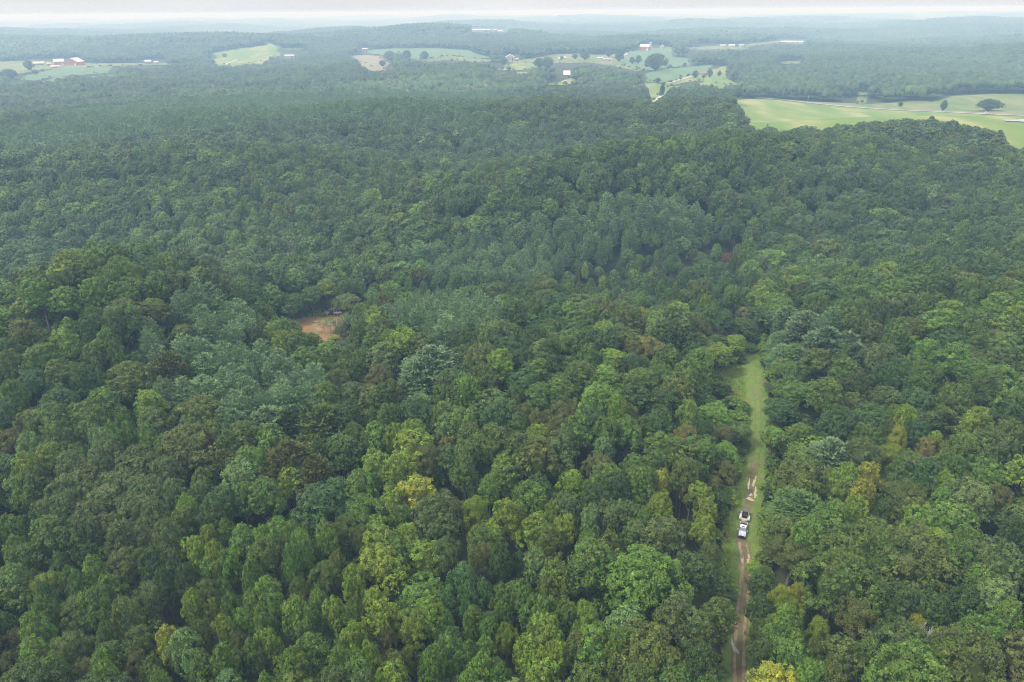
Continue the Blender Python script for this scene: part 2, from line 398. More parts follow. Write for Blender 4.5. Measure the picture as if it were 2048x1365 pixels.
# ------------------------------------------------------------------ trees read off the photograph: crown-top pixel, crown width, shape, tone
TREES = """
40 1090 50 D mg;10 1140 80 D mg;112 1105 32 T mg;163 1088 34 T mg;195 1095 28 T mg;180 1112 24 T lg;197 1125 30 T mg;245 1098 72 F ol;295 1100 45 D dg;335 1102 42 D gy;
365 1130 38 D dg;85 1147 60 F yg;80 1167 38 T bg;134 1135 34 T mg;147 1142 30 T mg;172 1138 34 T yg;175 1178 52 T mg;210 1155 50 D mg;302 1162 74 F gy;320 1140 35 D dg;
148 1195 84 F ol;80 1193 45 T mg;94 1202 34 T lg;55 1228 50 T lg;5 1228 32 T bg;247 1217 34 P pn;240 1197 50 D ol;378 1182 38 D yg;408 1161 55 F ol;440 1160 32 T mg;
455 1190 36 T mg;417 1200 34 W yg;438 1232 42 W yg;483 1219 42 T lg;500 1180 38 T lg;392 1245 40 D ol;328 1252 44 W ye;358 1264 60 T pl;272 1255 70 F ol;207 1247 36 D mg;
238 1262 56 F ol;213 1290 60 T mg;195 1303 36 T lg;200 1325 46 T lg;55 1280 54 T lg;105 1315 36 T mg;20 1262 50 F ob;12 1305 42 F ob;60 1330 80 F ol;158 1327 60 F ob;
120 1275 80 F ol;297 1315 42 D mg;310 1338 38 D lg;440 1292 54 T mg;470 1265 46 F ob;500 1280 46 T mg;400 1310 50 T mg;420 1105 40 T lg;450 1100 40 T lg;497 1120 38 T mg;
512 1100 30 T mg;270 1305 50 F ob;385 1075 50 W yg;425 1082 36 W yg;
527 1157 50 T lg;520 1207 40 T lg;602 1098 32 T lg;575 1092 36 T mg;645 1127 65 F ol;590 1160 45 F ol;672 1103 32 D ol;632 1181 34 T lg;585 1195 50 T lg;667 1197 44 W yg;
707 1195 40 D mg;745 1178 42 D yg;702 1130 42 W yg;765 1098 78 W yg;845 1087 78 W yg;790 1078 60 W mg;925 1133 60 D bg;1000 1085 38 T dg;968 1085 52 F ob;885 1080 60 F gy;
932 1168 42 T bg;968 1160 40 T bg;895 1185 34 T bg;887 1217 34 T pl;947 1212 40 T mg;978 1228 36 T mg;1002 1172 46 T mg;1005 1205 38 D mg;855 1202 60 D yg;752 1205 72 W yg;
705 1247 50 W yg;822 1225 74 F yg;772 1252 42 F ob;682 1272 30 T pl;615 1275 70 T mg;532 1262 52 W yg;580 1302 60 T mg;577 1325 44 T lg;675 1295 46 T lg;705 1312 70 D lg;
662 1338 60 D gy;722 1348 56 D gy;737 1288 36 D yg;760 1312 38 F og;785 1308 50 D ol;780 1330 74 W yg;860 1298 50 T mg;900 1255 48 T bg;895 1277 62 T mg;937 1285 40 T mg;
970 1275 38 T lg;962 1310 50 T lg;995 1320 46 T mg;935 1345 50 T lg;1012 1250 46 F yg;527 1348 42 T lg;812 1300 46 F ol;
1037 1105 32 D bg;1072 1100 48 T pl;1110 1122 56 D ol;1185 1092 96 D mg;1297 1115 150 B lg;1392 1117 86 D dg;1448 1112 38 D lg;1425 1090 40 D ol;1170 1212 70 F yg;1255 1222 76 D pl;
1355 1200 72 D gy;1395 1228 72 D gy;1440 1205 62 D ol;1077 1193 62 W mg;1037 1167 60 D mg;1095 1235 68 W yg;1060 1272 60 W yg;1110 1285 56 W yg;1080 1318 80 W yg;1185 1260 76 D lg;
1297 1275 150 B ol;1312 1250 60 F yg;1240 1262 56 D mg;1130 1200 50 D mg;1155 1265 50 D ol;1175 1340 80 D mg;1275 1340 70 D ol;1350 1337 80 D mg;1422 1352 46 D mg;1408 1295 66 D dg;
1388 1318 50 D dg;1512 1128 42 D yg;1530 1145 56 D dg;1528 1200 50 D dg;1524 1240 40 D ol;1530 1285 50 D dg;
1592 1088 96 F ol;1568 1172 44 F ye;1600 1168 40 F ye;1578 1195 60 F yg;1690 1120 130 B mg;1755 1142 32 F ye;1850 1075 150 B ol;1915 1085 62 D mg;2010 1090 110 B gy;1965 1137 50 D lg;
2005 1165 72 D pl;2030 1205 52 D lg;1765 1110 42 D mg;1722 1205 86 F ob;1805 1175 70 D dg;1642 1240 50 F yg;1575 1215 50 T lg;1575 1240 70 D mg;1588 1272 66 D lg;1632 1325 60 D lg;
1560 1340 96 W ye;1842 1232 38 F ye;1862 1228 36 X de;1818 1257 106 B gy;1880 1260 34 F ye;1905 1258 60 X de;1948 1268 50 X de;1955 1238 42 F ob;2015 1247 66 F ol;1752 1290 70 D mg;
1835 1305 136 B lg;1955 1282 140 B ol;1690 1285 80 D ol;1765 1348 60 D gy;1888 1290 40 D lg;1945 1180 70 D dg;1868 1190 70 D dg;1790 1235 50 D dg;1630 1280 46 F ol;1665 1330 60 D ol;
12 800 50 D bg;55 820 52 D ol;95 808 60 D mg;160 810 80 D mg;240 812 32 T mg;217 845 22 T lg;250 843 24 T lg;290 848 32 T lg;300 820 62 D gy;390 800 96 D ol;
462 815 50 P pn;200 858 42 T pl;185 850 26 T pl;245 860 64 F og;50 865 40 T pl;105 847 50 D mg;110 862 60 D ol;15 860 60 F ob;205 885 62 D gy;90 888 50 D yg;
40 905 40 D yg;12 915 50 D bg;372 855 110 D ol;412 870 24 F rd;420 843 36 D lg;450 857 50 P pl;480 850 60 D ol;322 872 50 D mg;440 898 60 P ob;495 895 46 D lg;
270 900 90 D gy;135 910 56 D gy;195 910 46 D gy;155 925 70 D gy;325 917 50 D gy;265 920 72 D gy;220 950 76 D gy;275 955 60 D gy;302 955 46 D gy;150 955 60 D gy;
112 960 52 D gy;200 975 70 D gy;262 990 60 D gy;300 1000 56 D gy;125 985 60 D gy;210 1030 50 D gy;232 1045 50 D gy;288 1037 56 D gy;357 1018 56 D ol;170 1005 60 D gy;
80 1000 46 D gy;340 960 50 D gy;325 1045 50 D gy;150 1040 60 D dg;110 1025 56 D dg;50 942 56 D gy;25 953 50 T lg;12 1030 40 T mg;22 1075 40 T lg;400 938 42 T mg;
367 990 38 D lg;440 978 60 D dg;420 1002 56 D dg;475 920 66 D pl;480 970 56 D mg;447 1040 32 T mg;480 1052 46 T lg;412 1050 34 W yg;397 968 50 D dg;
525 812 76 P pn;640 808 86 P ol;615 803 50 P ol;572 818 50 P dg;690 808 56 D dg;775 808 46 D mg;830 800 76 D bg;742 817 28 T mg;875 820 30 D mg;922 817 48 T lg;
890 830 46 T pl;822 842 50 D yg;750 845 50 W lg;785 847 36 W yg;705 848 50 F ol;732 868 40 F ol;828 862 76 W yg;632 868 36 P pl;680 875 72 D dg;572 878 80 P ob;
555 892 60 P ob;625 905 56 P ob;612 930 50 F ob;570 920 50 F ob;747 905 62 W yg;807 908 62 W yg;850 892 60 F ob;890 875 36 F og;902 893 56 T dg;962 865 56 T mg;
940 848 46 D gy;922 878 22 T pl;927 910 46 T mg;1010 910 50 T lg;990 853 60 D mg;518 898 32 D lg;575 940 52 D yg;525 960 60 D mg;672 960 60 D bg;635 975 82 D bg;
717 942 62 T mg;832 958 76 W ye;782 980 50 W yg;977 952 36 T lg;885 978 28 D dg;875 998 106 B gy;945 998 60 F yg;1010 1000 50 D yg;800 1012 46 W mg;552 1037 46 T lg;
580 1043 36 T lg;597 1060 40 T lg;520 1052 36 T lg;647 1042 42 T lg;640 1068 30 T lg;685 1035 56 F ol;752 1035 46 W yg;762 1052 60 W yg;812 1052 56 W yg;982 1045 46 D yg;
960 1058 56 D mg;722 1050 40 F ol;
1050 808 50 F ol;1072 820 40 F ob;1125 808 70 F ob;1112 835 46 F ob;1185 815 48 D bg;1035 828 40 T mg;1245 803 60 F ob;1155 832 56 D mg;1210 836 50 D mg;1320 820 56 T dg;
1255 840 60 D mg;1290 832 40 F ol;1375 852 56 F og;1412 842 32 D bg;1435 808 60 D lg;1450 853 46 F ob;1075 850 46 W yg;1035 868 50 D gy;1130 860 60 D gy;1208 870 38 T pl;
1452 888 42 D lg;1450 925 50 F ob;1200 910 56 F ob;1275 915 60 D mg;1372 918 50 D ol;1215 932 66 D mg;1362 938 46 F ob;1322 940 42 W ye;1300 938 40 D mg;1145 945 50 D yg;
1030 912 46 T mg;1075 950 50 T dg;1062 967 66 T mg;1130 990 56 D gy;1190 975 56 D dg;1237 960 60 D dk;1405 965 40 W yg;1425 955 42 F ob;1385 968 46 F ob;1325 988 50 D yg;
1415 998 42 W yg;1440 985 30 T bg;1183 1010 38 T pl;1238 1003 32 T pl;1265 1008 50 D gy;1292 1018 40 D mg;1325 1040 76 D gy;1270 1042 56 D gy;1412 1035 48 W yg;1070 1035 60 W yg;
1130 1032 46 W yg;1103 1008 30 W yg;1028 1005 46 D yg;1100 1055 50 D ol;1220 1068 50 D ol;1180 1072 56 D mg;1400 930 40 D dg;
1565 805 56 D bg;1550 858 42 D lg;1603 850 50 D mg;1690 820 80 D bg;1745 810 60 D bg;1740 850 60 D mg;1793 812 46 F yg;1815 815 40 D yg;1801 853 40 F ye;1785 838 36 F ob;
1838 838 56 D bg;1900 818 80 P gy;1962 818 56 D yg;2025 805 60 D dg;1870 875 56 F og;1850 905 28 F rd;1875 865 30 D yg;1670 875 80 P pn;1730 885 80 D gy;1625 905 76 D mg;
1785 890 60 F yg;1830 905 60 D gy;1855 918 66 D bg;1905 905 56 D mg;1995 865 90 B gy;1935 872 60 D mg;1975 922 86 D lg;1742 925 46 W ye;1697 925 40 W yg;1730 960 50 W ye;
1700 945 50 W lg;1612 930 86 D ol;1660 935 36 F yg;1572 950 48 D lg;1605 980 76 P pl;1820 948 76 F gy;1822 968 90 F ol;1893 942 40 D yg;1948 965 76 D pl;1890 983 46 D lg;
1915 1010 80 D lg;2010 975 60 F ob;1780 1000 46 D dg;1676 1000 50 D lg;1720 993 46 W yg;1672 1030 80 D mg;1628 1038 60 D lg;1565 1038 60 D ol;1748 1045 76 D mg;1872 1060 76 D yg;
1820 1070 46 D mg;1776 1062 60 D mg;2035 1040 40 D dg;1950 1062 50 D mg
"""
# further back: crowns that stand out between photo rows 560 and 800
MIDTREES = """
1300 675 60 F og;1330 690 40 F og;1270 680 40 F ob;1210 645 55 D yg;1225 700 60 D yg;1235 790 40 D yg;1200 770 70 D lg;1160 725 60 D mg;1210 735 60 D lg;1280 740 65 D mg;
1360 745 55 D ol;1400 700 50 D mg;1440 690 50 D yg;1475 672 38 D yg;1360 770 42 F yg;1410 770 36 D bg;1380 800 40 D lg;1330 780 60 D dg;1120 760 60 D mg;1080 770 50 D mg;
1030 770 40 F gy;985 740 50 F ol;1000 700 55 D yg;960 690 60 D ol;930 660 60 D dg;1020 650 60 D mg;1070 655 60 D dg;1100 640 50 F ol;1140 660 45 D mg;1160 620 50 D mg;
1180 690 40 D mg;860 690 90 P pn;830 720 70 P pn;760 730 55 F ob;720 700 40 D mg;700 690 36 D mg;740 770 50 F ob;780 760 40 F ol;670 740 50 F ol;700 770 50 D gy;
560 665 42 D yg;590 665 50 D mg;540 650 30 D yg;620 668 40 D mg;500 650 34 D dg;640 700 50 D mg;690 720 42 D mg;830 655 46 T bg;810 640 36 T bg;680 655 34 D ol;
665 672 32 D ye;720 640 40 D mg;735 625 40 D mg;620 575 40 D mg;580 590 60 D mg;540 570 40 T lg;650 560 40 D yg;690 590 44 D ol;710 560 36 F ol;660 600 36 F ol;
1010 565 20 F rd;1005 580 26 F ob;880 545 30 T bg;915 545 30 T mg;842 520 30 T lg;800 545 26 T mg;1380 535 36 T bg;1325 550 28 T dg;1455 545 34 T bg;1475 440 34 T dg;
1500 480 30 T mg;1410 560 50 D ol;1240 600 40 F ol;1350 600 40 F ob;1400 640 40 F ob;1320 620 40 D lg;1285 615 30 F ye;1300 640 24 W ye;1450 620 32 T bg;1500 690 40 D bg;
1490 640 50 D dg;1560 590 60 D lg;1610 560 60 D ol;1640 590 60 D mg;1700 575 50 D mg;1585 470 50 D lg;1640 475 50 D gy;1560 490 40 D lg;1650 555 40 F og;1925 595 24 F og;
1905 600 50 D yg;1890 620 60 D lg;1950 560 60 D mg;2010 590 60 D lg;1820 640 60 D ol;1760 600 60 D dg;1995 660 46 F og;1920 690 60 D lg;1960 720 60 D mg;1860 680 50 D lg;
1620 620 66 P pn;1580 610 50 P pn;1660 650 70 P pn;1700 660 60 P pn;1690 690 50 F gy;1640 700 60 D ol;1700 720 50 D mg;1600 690 50 D mg;1570 720 46 D mg;1545 770 40 D gy;
1600 770 56 D mg;1660 760 60 D mg;1720 740 70 D dg;1800 720 70 D bg;1860 730 70 D mg;1780 780 70 D dg;1840 780 60 D bg;1920 770 60 D mg;1990 750 60 D dg;1770 690 60 D gy;
70 690 60 D mg;110 720 60 D ol;60 740 50 D bg;150 730 70 D dg;180 690 40 D ol;250 730 90 D ol;200 780 60 D mg;110 780 60 D bg;20 760 40 D mg;290 780 50 D yg;
225 685 26 T mg;180 630 50 D dg;120 660 50 D lg;40 640 50 D ol;300 600 60 D ol;330 700 60 P ob;240 600 60 D gy;360 650 50 F ol
"""
FIELDTREES = """
1975 200 38 D dg 223;1885 203 13 D dg 223;1323 169 9 T dg 200;1310 110 38 D gy 143;1264 116 10 D dg 129;1276 113 11 D dg 129;1238 103 18 D dg 125;1170 105 17 D dg 121;
1217 101 14 D dg 115;1390 143 12 D dg 157;1419 140 11 D dg 156;1438 143 7 D dg 153;1315 157 12 D dg 167;1348 75 10 D gy 84;60 122 18 D gy 142;22 140 30 D dg 160;72 140 10 D gy 150;
1150 109 11 D dg 119;1123 114 8 D dg 121;1095 116 22 D gy 138;1078 118 18 D dg 138;1008 118 16 D gy 130;1018 134 9 D gy 142;355 118 16 D gy 128;425 120 12 D gy 130;450 108 10 D gy 115;
1407 150 7 D mg 158;1800 205 9 D dg 214;850 104 16 D gy 120;780 104 20 D gy 122;815 102 18 D gy 121;765 122 14 D gy 133;
1340 130 7 D mg 136;1369 126 7 D mg 133;1862 233 10 D dg 243
"""
def parse(s): return [(float(a), float(b), float(c), d, e, *map(float, r)) for a, b, c, d, e, *r in (q.split() for q in s.replace('\n', '').split(';') if q.strip())]

# regions kept free of trees, in photo pixels (read off the photograph)
LANE = [(1463, 1400), (1463, 1290), (1464, 1240), (1467, 1190), (1458, 1150), (1452, 1120), (1440, 1085), (1448, 1050), (1462, 1020), (1468, 990), (1473, 960), (1488, 925), (1499, 880),
        (1501, 845), (1497, 815), (1480, 800), (1468, 788), (1447, 768), (1434, 740), (1460, 733), (1500, 731), (1495, 705), (1503, 695), (1516, 706), (1522, 725), (1534, 765), (1537, 800),
        (1531, 850), (1528, 900), (1528, 950), (1522, 1000), (1521, 1050), (1527, 1085), (1525, 1110), (1508, 1140), (1500, 1180), (1497, 1230), (1497, 1290), (1500, 1400)]
PONDPX = [(565, 652), (600, 642), (640, 636), (672, 628), (692, 628), (690, 645), (684, 668), (672, 680), (655, 678), (625, 668), (598, 662)]
FIELDS = [   # name, colours (two) of the sheet, polygon, label
 ('pasture', 'past1', [(1470, 201), (1520, 198), (1600, 205), (1700, 215), (1830, 222), (2080, 233), (2080, 290), (2040, 275), (1985, 254), (1930, 242), (1830, 235), (1740, 242), (1660, 247), (1600, 252), (1560, 256), (1505, 247), (1488, 225)]),
 ('meadow', 'past2', [(1600, 204), (1740, 209), (1800, 206), (1850, 202), (1862, 206), (1885, 200), (1905, 193), (1990, 189), (2080, 191), (2080, 233), (1830, 222), (1700, 215)]),
 ('meadow', 'past2', [(1717, 186), (1735, 187), (1733, 208), (1711, 209)]),
 ('crop_field', 'crop', [(1291, 147), (1340, 138), (1425, 130), (1420, 141), (1375, 155), (1327, 168), (1292, 164)]),
 ('pasture', 'past1', [(1327, 170), (1375, 156), (1420, 142), (1452, 132), (1453, 158), (1478, 170), (1470, 172), (1430, 168), (1398, 162), (1370, 166), (1345, 172)]),
 ('pasture', 'past1', [(1286, 166), (1310, 168), (1345, 174), (1334, 184), (1318, 200), (1305, 206), (1299, 196), (1298, 180)]),
 ('crop_field', 'crop', [(1247, 108), (1290, 98), (1345, 95), (1344, 114), (1380, 117), (1380, 133), (1335, 137), (1292, 143), (1240, 130), (1240, 116)]),
 ('pasture', 'past2', [(1062, 119), (1100, 110), (1150, 108), (1200, 111), (1250, 108), (1240, 130), (1290, 142), (1270, 143), (1235, 136), (1180, 126), (1120, 128), (1080, 126), (1030, 127), (1010, 124)]),
 ('pasture', 'past1', [(1008, 131), (1030, 127), (1080, 126), (1076, 137), (1052, 140), (1035, 142), (1000, 142), (985, 140), (1010, 137)]),
 ('crop_field', 'crop', [(725, 105), (745, 100), (800, 97), (870, 97), (938, 101), (950, 108), (985, 117), (960, 119), (905, 113), (870, 117), (828, 120), (800, 106), (765, 112)]),
 ('stubble_field', 'brown', [(700, 113), (730, 111), (763, 114), (768, 122), (782, 128), (766, 140), (740, 133)]),
 ('stubble_field', 'past2', [(828, 120), (870, 117), (905, 113), (955, 119), (1000, 122), (960, 126), (920, 123), (890, 122), (860, 125)]),
 ('pasture', 'past2', [(-40, 126), (60, 122), (130, 127), (235, 128), (300, 127), (350, 127), (340, 131), (240, 133), (100, 139), (30, 150), (-40, 150)]),
 ('crop_field', 'crop', [(30, 160), (60, 150), (110, 138), (225, 134), (216, 148), (150, 152), (95, 158), (70, 163)]),
 ('pasture', 'past1', [(425, 107), (480, 98), (530, 92), (537, 86), (550, 92), (562, 96), (545, 112), (520, 125), (470, 131), (438, 131), (415, 128), (436, 119)]),
 ('pasture', 'past2', [(565, 97), (610, 98), (600, 101), (566, 100)]),
 ('pasture', 'past2', [(1370, 96), (1430, 93), (1500, 97), (1490, 100), (1380, 101)]),
 ('pasture', 'past2', [(1486, 90), (1560, 82), (1562, 86), (1490, 96)]),
 ('pasture', 'past1', [(1092, 168), (1115, 167), (1140, 158), (1152, 160), (1150, 168), (1130, 172), (1095, 172)]),
 ('meadow', 'past2', [(1562, 124), (1600, 124), (1600, 129), (1562, 130)]),
]
KEEP = [LANE, PONDPX]+[f[2] for f in FIELDS]
SPOTS = [(1116, 1142, 146, 170), (1393, 1418, 140, 153), (1008, 1034, 109, 124), (1278, 1306, 90, 103), (60, 160, 118, 138), (286, 325, 119, 130), (1190, 1226, 116, 126), (722, 738, 95, 105),
         (568, 596, 107, 117), (942, 1010, 57, 66), (1318, 1330, 91, 98), (1400, 1470, 88, 96), (1558, 1610, 79, 88), (1830, 1850, 26, 40)]
KEEP += [[(a, c), (b, c), (b, d), (a, d)] for a, b, c, d in SPOTS]
# the pine stands (photo pixels of their crowns)
PINES = [[(300, 572), (350, 560), (440, 572), (475, 600), (505, 660), (560, 690), (640, 740), (640, 810), (600, 850), (470, 850), (350, 815), (310, 760), (290, 650)],
         [(785, 500), (840, 480), (930, 466), (1050, 430), (1180, 398), (1300, 385), (1415, 380), (1418, 440), (1300, 450), (1240, 480), (1160, 500), (1080, 550), (960, 552), (890, 540), (820, 530)],
         [(0, 262), (150, 222), (330, 200), (520, 190), (700, 165), (860, 150), (960, 160), (1010, 200), (930, 222), (1080, 262), (1120, 300), (900, 262), (720, 240), (560, 245), (420, 262), (260, 272), (100, 300), (0, 320)],
         [(760, 610), (830, 588), (900, 585), (1010, 592), (1005, 640), (940, 668), (860, 680), (770, 670)],
         [(1560, 620), (1640, 600), (1720, 640), (1740, 690), (1660, 700), (1570, 680)]]
SHRUBBY = [[(1100, 500), (1300, 450), (1420, 440), (1500, 470), (1500, 600), (1420, 640), (1250, 600), (1090, 570)], [(480, 560), (780, 540), (1040, 560), (900, 590), (700, 620), (520, 640)], [(0, 590), (300, 590), (180, 640), (0, 650)]]
# ------------------------------------------------------------------ ground: one sheet to the horizon
ang = np.concatenate([np.linspace(-180, -62, 30)[:-1], np.linspace(-62, -44, 40)[:-1], np.linspace(-44, 44, 300), np.linspace(44, 62, 40)[1:], np.linspace(62, 180, 30)[1:]])
rr_ = np.concatenate([[0.5, 20, 40], np.geomspace(50, 29500, 420)])
A, Rr = np.meshgrid(np.radians(ang), rr_)
X, Y = Rr*np.sin(A), Rr*np.cos(A); Z = height(X, Y)
ground = link('ground', grid_mesh('ground', X, Y, Z, M_FLOOR)); tag(ground, kind='structure')
ground.data.polygons.foreach_set('use_smooth', [True]*len(ground.data.polygons))

def field_test(P, x, y, z, over=True):
    a, b, _ = project(x, y, z)
    if not over: return inpoly(a, b, P)
    c, d, _ = project(x, y, z+17)
    return inpoly(a, b, P) | inpoly(c, d, P)
def sheet(name, P, material, lift, cell_px=1.4, over=True):
    pts = np.array([at(*q) for q in P]+[at(q[0], q[1], 17) for q in P])
    x0, x1, y0, y1 = pts[:, 0].min(), pts[:, 0].max(), pts[:, 1].min(), pts[:, 1].max()
    dm = np.hypot(*pts[:, :2].mean(0)); c = max(dm*cell_px/700, .35)
    nx = int(min(260, (x1-x0)/c+3)); ny = int(min(260, (y1-y0)/c/1.5+3))
    gx, gy = np.meshgrid(np.linspace(x0-c, x1+c, nx), np.linspace(y0-c, y1+c, ny))
    gz = height(gx, gy)
    mx_, my_ = (gx[:-1, :-1]+gx[1:, 1:])/2, (gy[:-1, :-1]+gy[1:, 1:])/2
    k = field_test(P, mx_, my_, height(mx_, my_), over)
    if not k.any(): return None
    me = grid_mesh(name, gx, gy, gz+lift, material, k)
    me.polygons.foreach_set('use_smooth', [True]*len(me.polygons))
    return tag(link(name, me), kind='structure')
FM = dict(past1=noisy('pasture_grass', (.095, .165, .030), (.155, .200, .050), .018, .9, (.27, .25, .12), .035, amt3=.75, stretch=(1, .30, 1)),
          past2=noisy('meadow_grass', (.085, .135, .038), (.150, .170, .060), .022, .9, (.21, .185, .10), .06, amt3=.7, stretch=(1, .25, 1)),
          crop=noisy('crop_leaves', (.075, .135, .060), (.10, .165, .075), .05, .9, (.12, .17, .08), .01),
          brown=noisy('stubble', (.17, .15, .10), (.21, .19, .12), .03, .9))
for i, (nm, mk, P) in enumerate(FIELDS): sheet(nm, [(a, b+26 if b > 233 else b) for a, b in P] if i == 0 else P, FM[mk], .5+.05*i, over=i in (0, 4, 5, 8, 10, 13, 14))

M_GRASS = noisy('lane_grass', (.090, .155, .020), (.135, .190, .030), .5, .9, (.18, .175, .060), .16, amt3=.7, bump=.5)
lane = sheet('grass_lane', LANE, M_GRASS, .30, .6)
# whatever the lane's pixels miss because of the crowns: the true lane in ground terms, from its centre line
TRACKPX = [(1479, 1420), (1478, 1365), (1478, 1300), (1480, 1260), (1484, 1220), (1488, 1180), (1492, 1150), (1494, 1130), (1488, 1105), (1483, 1080), (1486, 1050), (1491, 1020), (1499, 990), (1504, 960), (1509, 930), (1514, 900), (1516, 860), (1516, 820), (1513, 780), (1508, 745), (1503, 715), (1500, 695)]
TRACK = np.array([at(*p) for p in TRACKPX])
TRACK = np.vstack([TRACK[0]+(TRACK[0]-TRACK[1])*np.array([9, 9, 0]), TRACK])
def resample(P, step):
    d = np.r_[0, np.cumsum(np.linalg.norm(np.diff(P[:, :2], axis=0), axis=1))]; s = np.arange(0, d[-1], step)
    k = np.ones(9)/9
    q = np.stack([np.interp(s, d, P[:, i]) for i in (0, 1)], 1)
    qp = np.pad(q, ((4, 4), (0, 0)), 'edge'); q = np.stack([np.convolve(qp[:, i], k, 'valid') for i in (0, 1)], 1)
    return q, s
TQ, TSs = resample(TRACK, .8)
def ribbon(name, C, w, material, lift, jitter=0.0, seed=0, cols=5):
    T = np.gradient(C, axis=0); T /= np.linalg.norm(T, axis=1, keepdims=True); Nn = np.stack([T[:, 1], -T[:, 0]], 1)
    R = np.random.default_rng(seed); n = len(C)
    jl = vnoise(C[:, 1]*1.0, C[:, 0], 2.2, seed)*jitter; jr = vnoise(C[:, 1], C[:, 0], 2.2, seed+9)*jitter
    w = np.broadcast_to(w, (n,)); u = np.linspace(-1, 1, cols)[None]
    off = u*(w[:, None]/2) + np.where(u < 0, jl[:, None], jr[:, None])*np.abs(u)
    gx = C[:, :1]+Nn[:, :1]*off; gy = C[:, 1:]+Nn[:, 1:]*off
    me = grid_mesh(name, gx, gy, height(gx, gy)+lift, material); me.polygons.foreach_set('use_smooth', [True]*len(me.polygons))
    return tag(link(name, me), kind='structure')
M_DIRT = noisy('track_dirt', (.105, .085, .042), (.16, .125, .068), .9, .9, (.085, .13, .030), .5, amt3=1.0, bump=.4)
M_RUT = noisy('rut_mud', (.155, .112, .064), (.23, .175, .11), 1.3, .75, (.30, .25, .18), .45, amt3=.5, bump=.4)
M_VERGE = noisy('verge_grass', (.085, .150, .025), (.13, .185, .040), .6, .9, (.14, .125, .06), .3, amt3=.6, bump=.5)
tpx, tpy, _ = project(TQ[:, 0], TQ[:, 1], height(TQ[:, 0], TQ[:, 1]))
ribbon('grass_verge', TQ, np.where(tpy > 1130, 5.0, 6.0), M_VERGE, .34, .8, 3, 7)
sel = tpy > 925
ribbon('dirt_track', TQ[sel], np.where(tpy[sel] > 1085, 2.9, 2.2), M_DIRT, .39, .35, 4, 6)
T_ = np.gradient(TQ, axis=0); T_ /= np.linalg.norm(T_, axis=1, keepdims=True); TN = np.stack([T_[:, 1], -T_[:, 0]], 1)
for sgn in (-1, 1):
    s2 = tpy > (1085 if sgn > 0 else 1088)
    ribbon('wheel_rut', (TQ+TN*sgn*.82)[s2], .56+.10*vnoise(TQ[s2][:, 1], TQ[s2][:, 0], 3.5, 7+sgn), M_RUT, .43, .12, 6+sgn, 4)
    s3 = (tpy > 780) & (tpy < 1018)
    ribbon('wheel_rut', (TQ+TN*sgn*.80)[s3], .36, noisy('worn_grass', (.085, .12, .03), (.15, .145, .055), .7, .9), .43, .12, 12+sgn, 4)
def blob(name, px, py, rx, ry, rot, material, lift, seed, n=26, kind='structure'):
    x, y, _ = at(px, py); R = np.random.default_rng(seed); V = []; ph = R.uniform(0, 6, 4)
    for i in range(n):
        a = 2*math.pi*i/n; k = 1+.22*math.sin(2*a+ph[0])+.18*math.sin(3*a+ph[1])+.16*math.sin(5*a+ph[2])+R.uniform(-.14, .14)
        u, v = rx*k*math.cos(a), ry*k*math.sin(a); c, s = math.cos(rot), math.sin(rot)
        V.append((x+u*c-v*s, y+u*s+v*c))
    z = float(np.mean(height(np.array([v[0] for v in V]), np.array([v[1] for v in V]))))+lift
    me = bpy.data.meshes.new(name); me.from_pydata([(a, b, max(z, float(height(a, b))+lift)) for a, b in V]+[(x, y, max(z, float(height(x, y))+lift))], [], [(i, (i+1) % n, n) for i in range(n)])
    me.materials.append(material); return tag(link(name, me), kind=kind)
M_PUD = noisy('puddle_water', (.30, .24, .165), (.40, .34, .25), 1.6, .25, spec=.5)
PH = -math.atan2(float(at(1504, 960)[0]-at(1497, 1000)[0]), float(at(1504, 960)[1]-at(1497, 1000)[1]))
for k, (px, py, rx, ry, rot) in enumerate([(1497, 972, .28, 2.1, .05), (1508, 967, .34, 2.0, -.15), (1510, 987, .34, 1.5, 0), (1510, 994, .36, 1.1, 0), (1501, 993, .3, .7, .1),
                                           (1500, 1002, .95, .55, .1), (1495, 1126, .3, .8, .2), (1484, 1124, .3, .5, 0), (1497, 1116, .2, .8, .2)]):
    blob('puddle', px, py, rx, ry, PH+rot*.3, M_PUD, .46, 40+k)
blob('puddle', 1467, 1298, .40, 1.3, .0, noisy('grey_mud_water', (.20, .165, .135), (.25, .21, .175), 1.5, .2, spec=.6), .48, 77)
blob('puddle', 1471, 1304, .35, .8, .3, noisy('grey_mud_water', (.24, .20, .17), (.30, .25, .21), 1.5, .3, spec=.5), .48, 78)

# the muddy pond
n = 64; ph = rng.uniform(0, 6, 4); V = []
for i in range(n):
    a = 2*math.pi*i/n; k = 1+.10*math.sin(2*a+ph[0])+.08*math.sin(3*a+ph[1])+.05*math.sin(7*a+ph[2])
    V.append((POND_C[0]+23*k*math.cos(a), POND_C[1]+13.5*k*math.sin(a), POND_Z))
me = bpy.data.meshes.new('pond'); me.from_pydata(V, [], [tuple(range(n))])
me.materials.append(noisy('muddy_water', (.225, .140, .062), (.285, .185, .088), .15, .12, spec=.35)); tag(link('pond', me), kind='structure')
bank = ellipsoid((0, 0, 0), (1, 1, 1), 4, 3)

